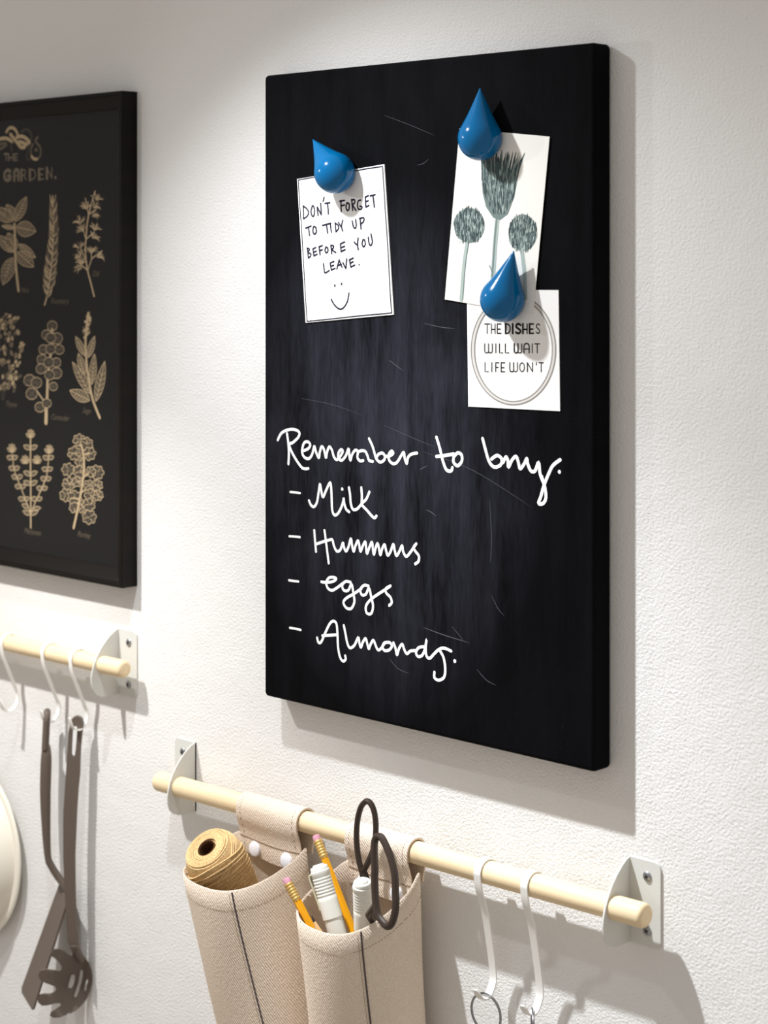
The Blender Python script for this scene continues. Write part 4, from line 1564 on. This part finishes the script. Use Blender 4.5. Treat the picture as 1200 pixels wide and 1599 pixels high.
k1, k2 = C(0, 950, 4.569), C(0, 1250, 4.58)
outer = k1([(548, 772), (572, 778), (588, 800), (592, 830), (584, 900), (574, 1000), (570, 1100), (568, 1180), (556, 1300), (546, 1450), (540, 1599)]) + \
    k2([(534, 400), (536, 600), (540, 800), (548, 950), (556, 1060), (500, 1062), (484, 1000), (474, 850), (462, 650), (452, 400), (452, 250)]) + \
    k1([(450, 1599), (452, 1450), (462, 1300), (472, 1150), (482, 1000), (490, 880), (497, 830), (508, 795), (526, 778)])
slot = k1([(538, 840), (550, 846), (549, 900), (541, 1000), (532, 1060), (518, 1062), (508, 1052), (509, 1000), (514, 900), (518, 850)])
m = face_poly(outer, [slot], lambda u, v: 0.0, 0.0065, 'handle', ss)
m.build('handle', M_nylon, ss, angle=40)


def bowl(u, v):
    du, dv = (u - 128) / 45.0, (v - 1535) / 55.0
    return 0.012 + 0.028 * max(0, 1 - 0.8 * du * du - .6 * dv * dv) - 0.022 - 0.010 * max(0, -du)


hd = k2([(498, 1045), (552, 1045), (570, 1075), (600, 1120), (632, 1165), (650, 1210), (659, 1260), (655, 1310), (640, 1370), (615, 1430), (575, 1475), (540, 1505), (495, 1528), (500, 1515),
         (470, 1535), (430, 1552), (385, 1555), (356, 1540), (362, 1518), (392, 1500), (425, 1478), (440, 1462), (425, 1450), (395, 1452), (340, 1466), (300, 1468), (272, 1445), (268, 1415), (280, 1392), (310, 1386), (355, 1388), (385, 1375),
         (402, 1355), (395, 1332), (360, 1318), (320, 1304), (285, 1285), (274, 1250), (285, 1220), (320, 1210), (370, 1216), (415, 1226), (436, 1218), (442, 1190), (425, 1160), (395, 1130), (365, 1112), (362, 1088), (385, 1066), (425, 1064), (455, 1080), (485, 1105), (510, 1118), (520, 1100)])
h1 = k2([(515, 1245), (532, 1245), (538, 1262), (532, 1300), (515, 1340), (498, 1352), (484, 1345), (485, 1325), (498, 1285), (505, 1256)])
h2 = k2([(578, 1212), (592, 1215), (592, 1250), (580, 1310), (562, 1370), (545, 1410), (532, 1416), (526, 1405), (542, 1360), (560, 1300), (568, 1240)])
h3 = k2([(626, 1278), (630, 1292), (618, 1325), (616, 1350), (606, 1378), (600, 1365), (606, 1325), (616, 1292)])
m = face_poly(hd, [h1, h2, h3], bowl, 0.0030, 'head', ss)
m.build('head', M_nylon, ss, angle=60)
m = MB()
m.tube([UT(115, 1474, D1 + 0.003), UT(118, 1482, D1 + 0.0035), UT(122, 1490, D1 + 0.005), UT(127, 1500, D1 + 0.010)], [0.0042, 0.0046, 0.0048, 0.0040], 10)
m.build('neck', M_nylon, ss)

# ------------------------------------------------------------------ cream colander on the far left hook
cc = P(-54, 1322, -0.014)
CR = 0.1040
col = thing('colander', 'round cream enamel colander hanging base outwards, left of the dark spatula', 'colander', (cc.x, -0.001, cc.z - CR))
prof = [(CR, 0.010), (CR, 0.0125), (CR - .002, 0.0135), (CR - .006, 0.0125), (CR - .0085, 0.0125), (CR - .011, 0.018), (CR - .016, 0.030), (CR - .028, 0.041), (CR - .050, 0.048), (CR - .075, 0.050), (0, 0.050)]
prof += [(0, 0.0488), (CR - .075, 0.0488), (CR - .050, 0.0468), (CR - .0285, 0.0398), (CR - .017, 0.029), (CR - .012, 0.017), (CR - .010, 0.011), (CR, 0.010)]
bowl_ob = MB().lathe(prof, (cc.x, 0, cc.z), (0, -1, 0), 96).build('bowl', M_enamel, col, angle=50)
cut = MB()
for ring_r, nh in ((0.012, 6), (0.024, 12), (0.036, 18), (0.050, 24)):
    for i in range(nh):
        a = 2 * pi * (i + .25) / nh
        cut.lathe([(0, 0.03), (0.0021, 0.03), (0.0021, 0.06), (0, 0.06)], (cc.x + ring_r * math.cos(a), 0, cc.z + ring_r * math.sin(a)), (0, -1, 0), 10)
cut_ob = cut.build('cutter', M_enamel, base=ORIG[col])
cut_ob.location = ORIG[col]
md = bowl_ob.modifiers.new('holes', 'BOOLEAN')
md.operation = 'DIFFERENCE'
md.solver = 'EXACT'
md.object = cut_ob
bpy.context.view_layer.update()
dg = bpy.context.evaluated_depsgraph_get()
nm = bpy.data.meshes.new_from_object(bowl_ob.evaluated_get(dg))
bowl_ob.modifiers.clear()
bowl_ob.data = nm
nm.shade_smooth()
nm.set_sharp_from_angle(angle=math.radians(40))
bpy.data.objects.remove(cut_ob)
zr_ = lrail_z(cc.x)
m = MB()
m.tube([Vector(q) for q in spline([(cc.x, -0.0120, cc.z + CR - .003), (cc.x, -0.0095, cc.z + CR + .012), (cc.x, -0.0090, zr_ - .014), (cc.x, YL + RL + .0022, zr_), (cc.x, YL + .008, zr_ + RL * .75 + .0018), (cc.x, YL, zr_ + RL + .0020),
                                   (cc.x, YL - .008, zr_ + RL * .75 + .0018), (cc.x, YL - RL - .0022, zr_), (cc.x, YL - RL - .0008, zr_ - .010)], 6)], 0.0016, 8)
m.build('wire_handle', M_enamel, col)
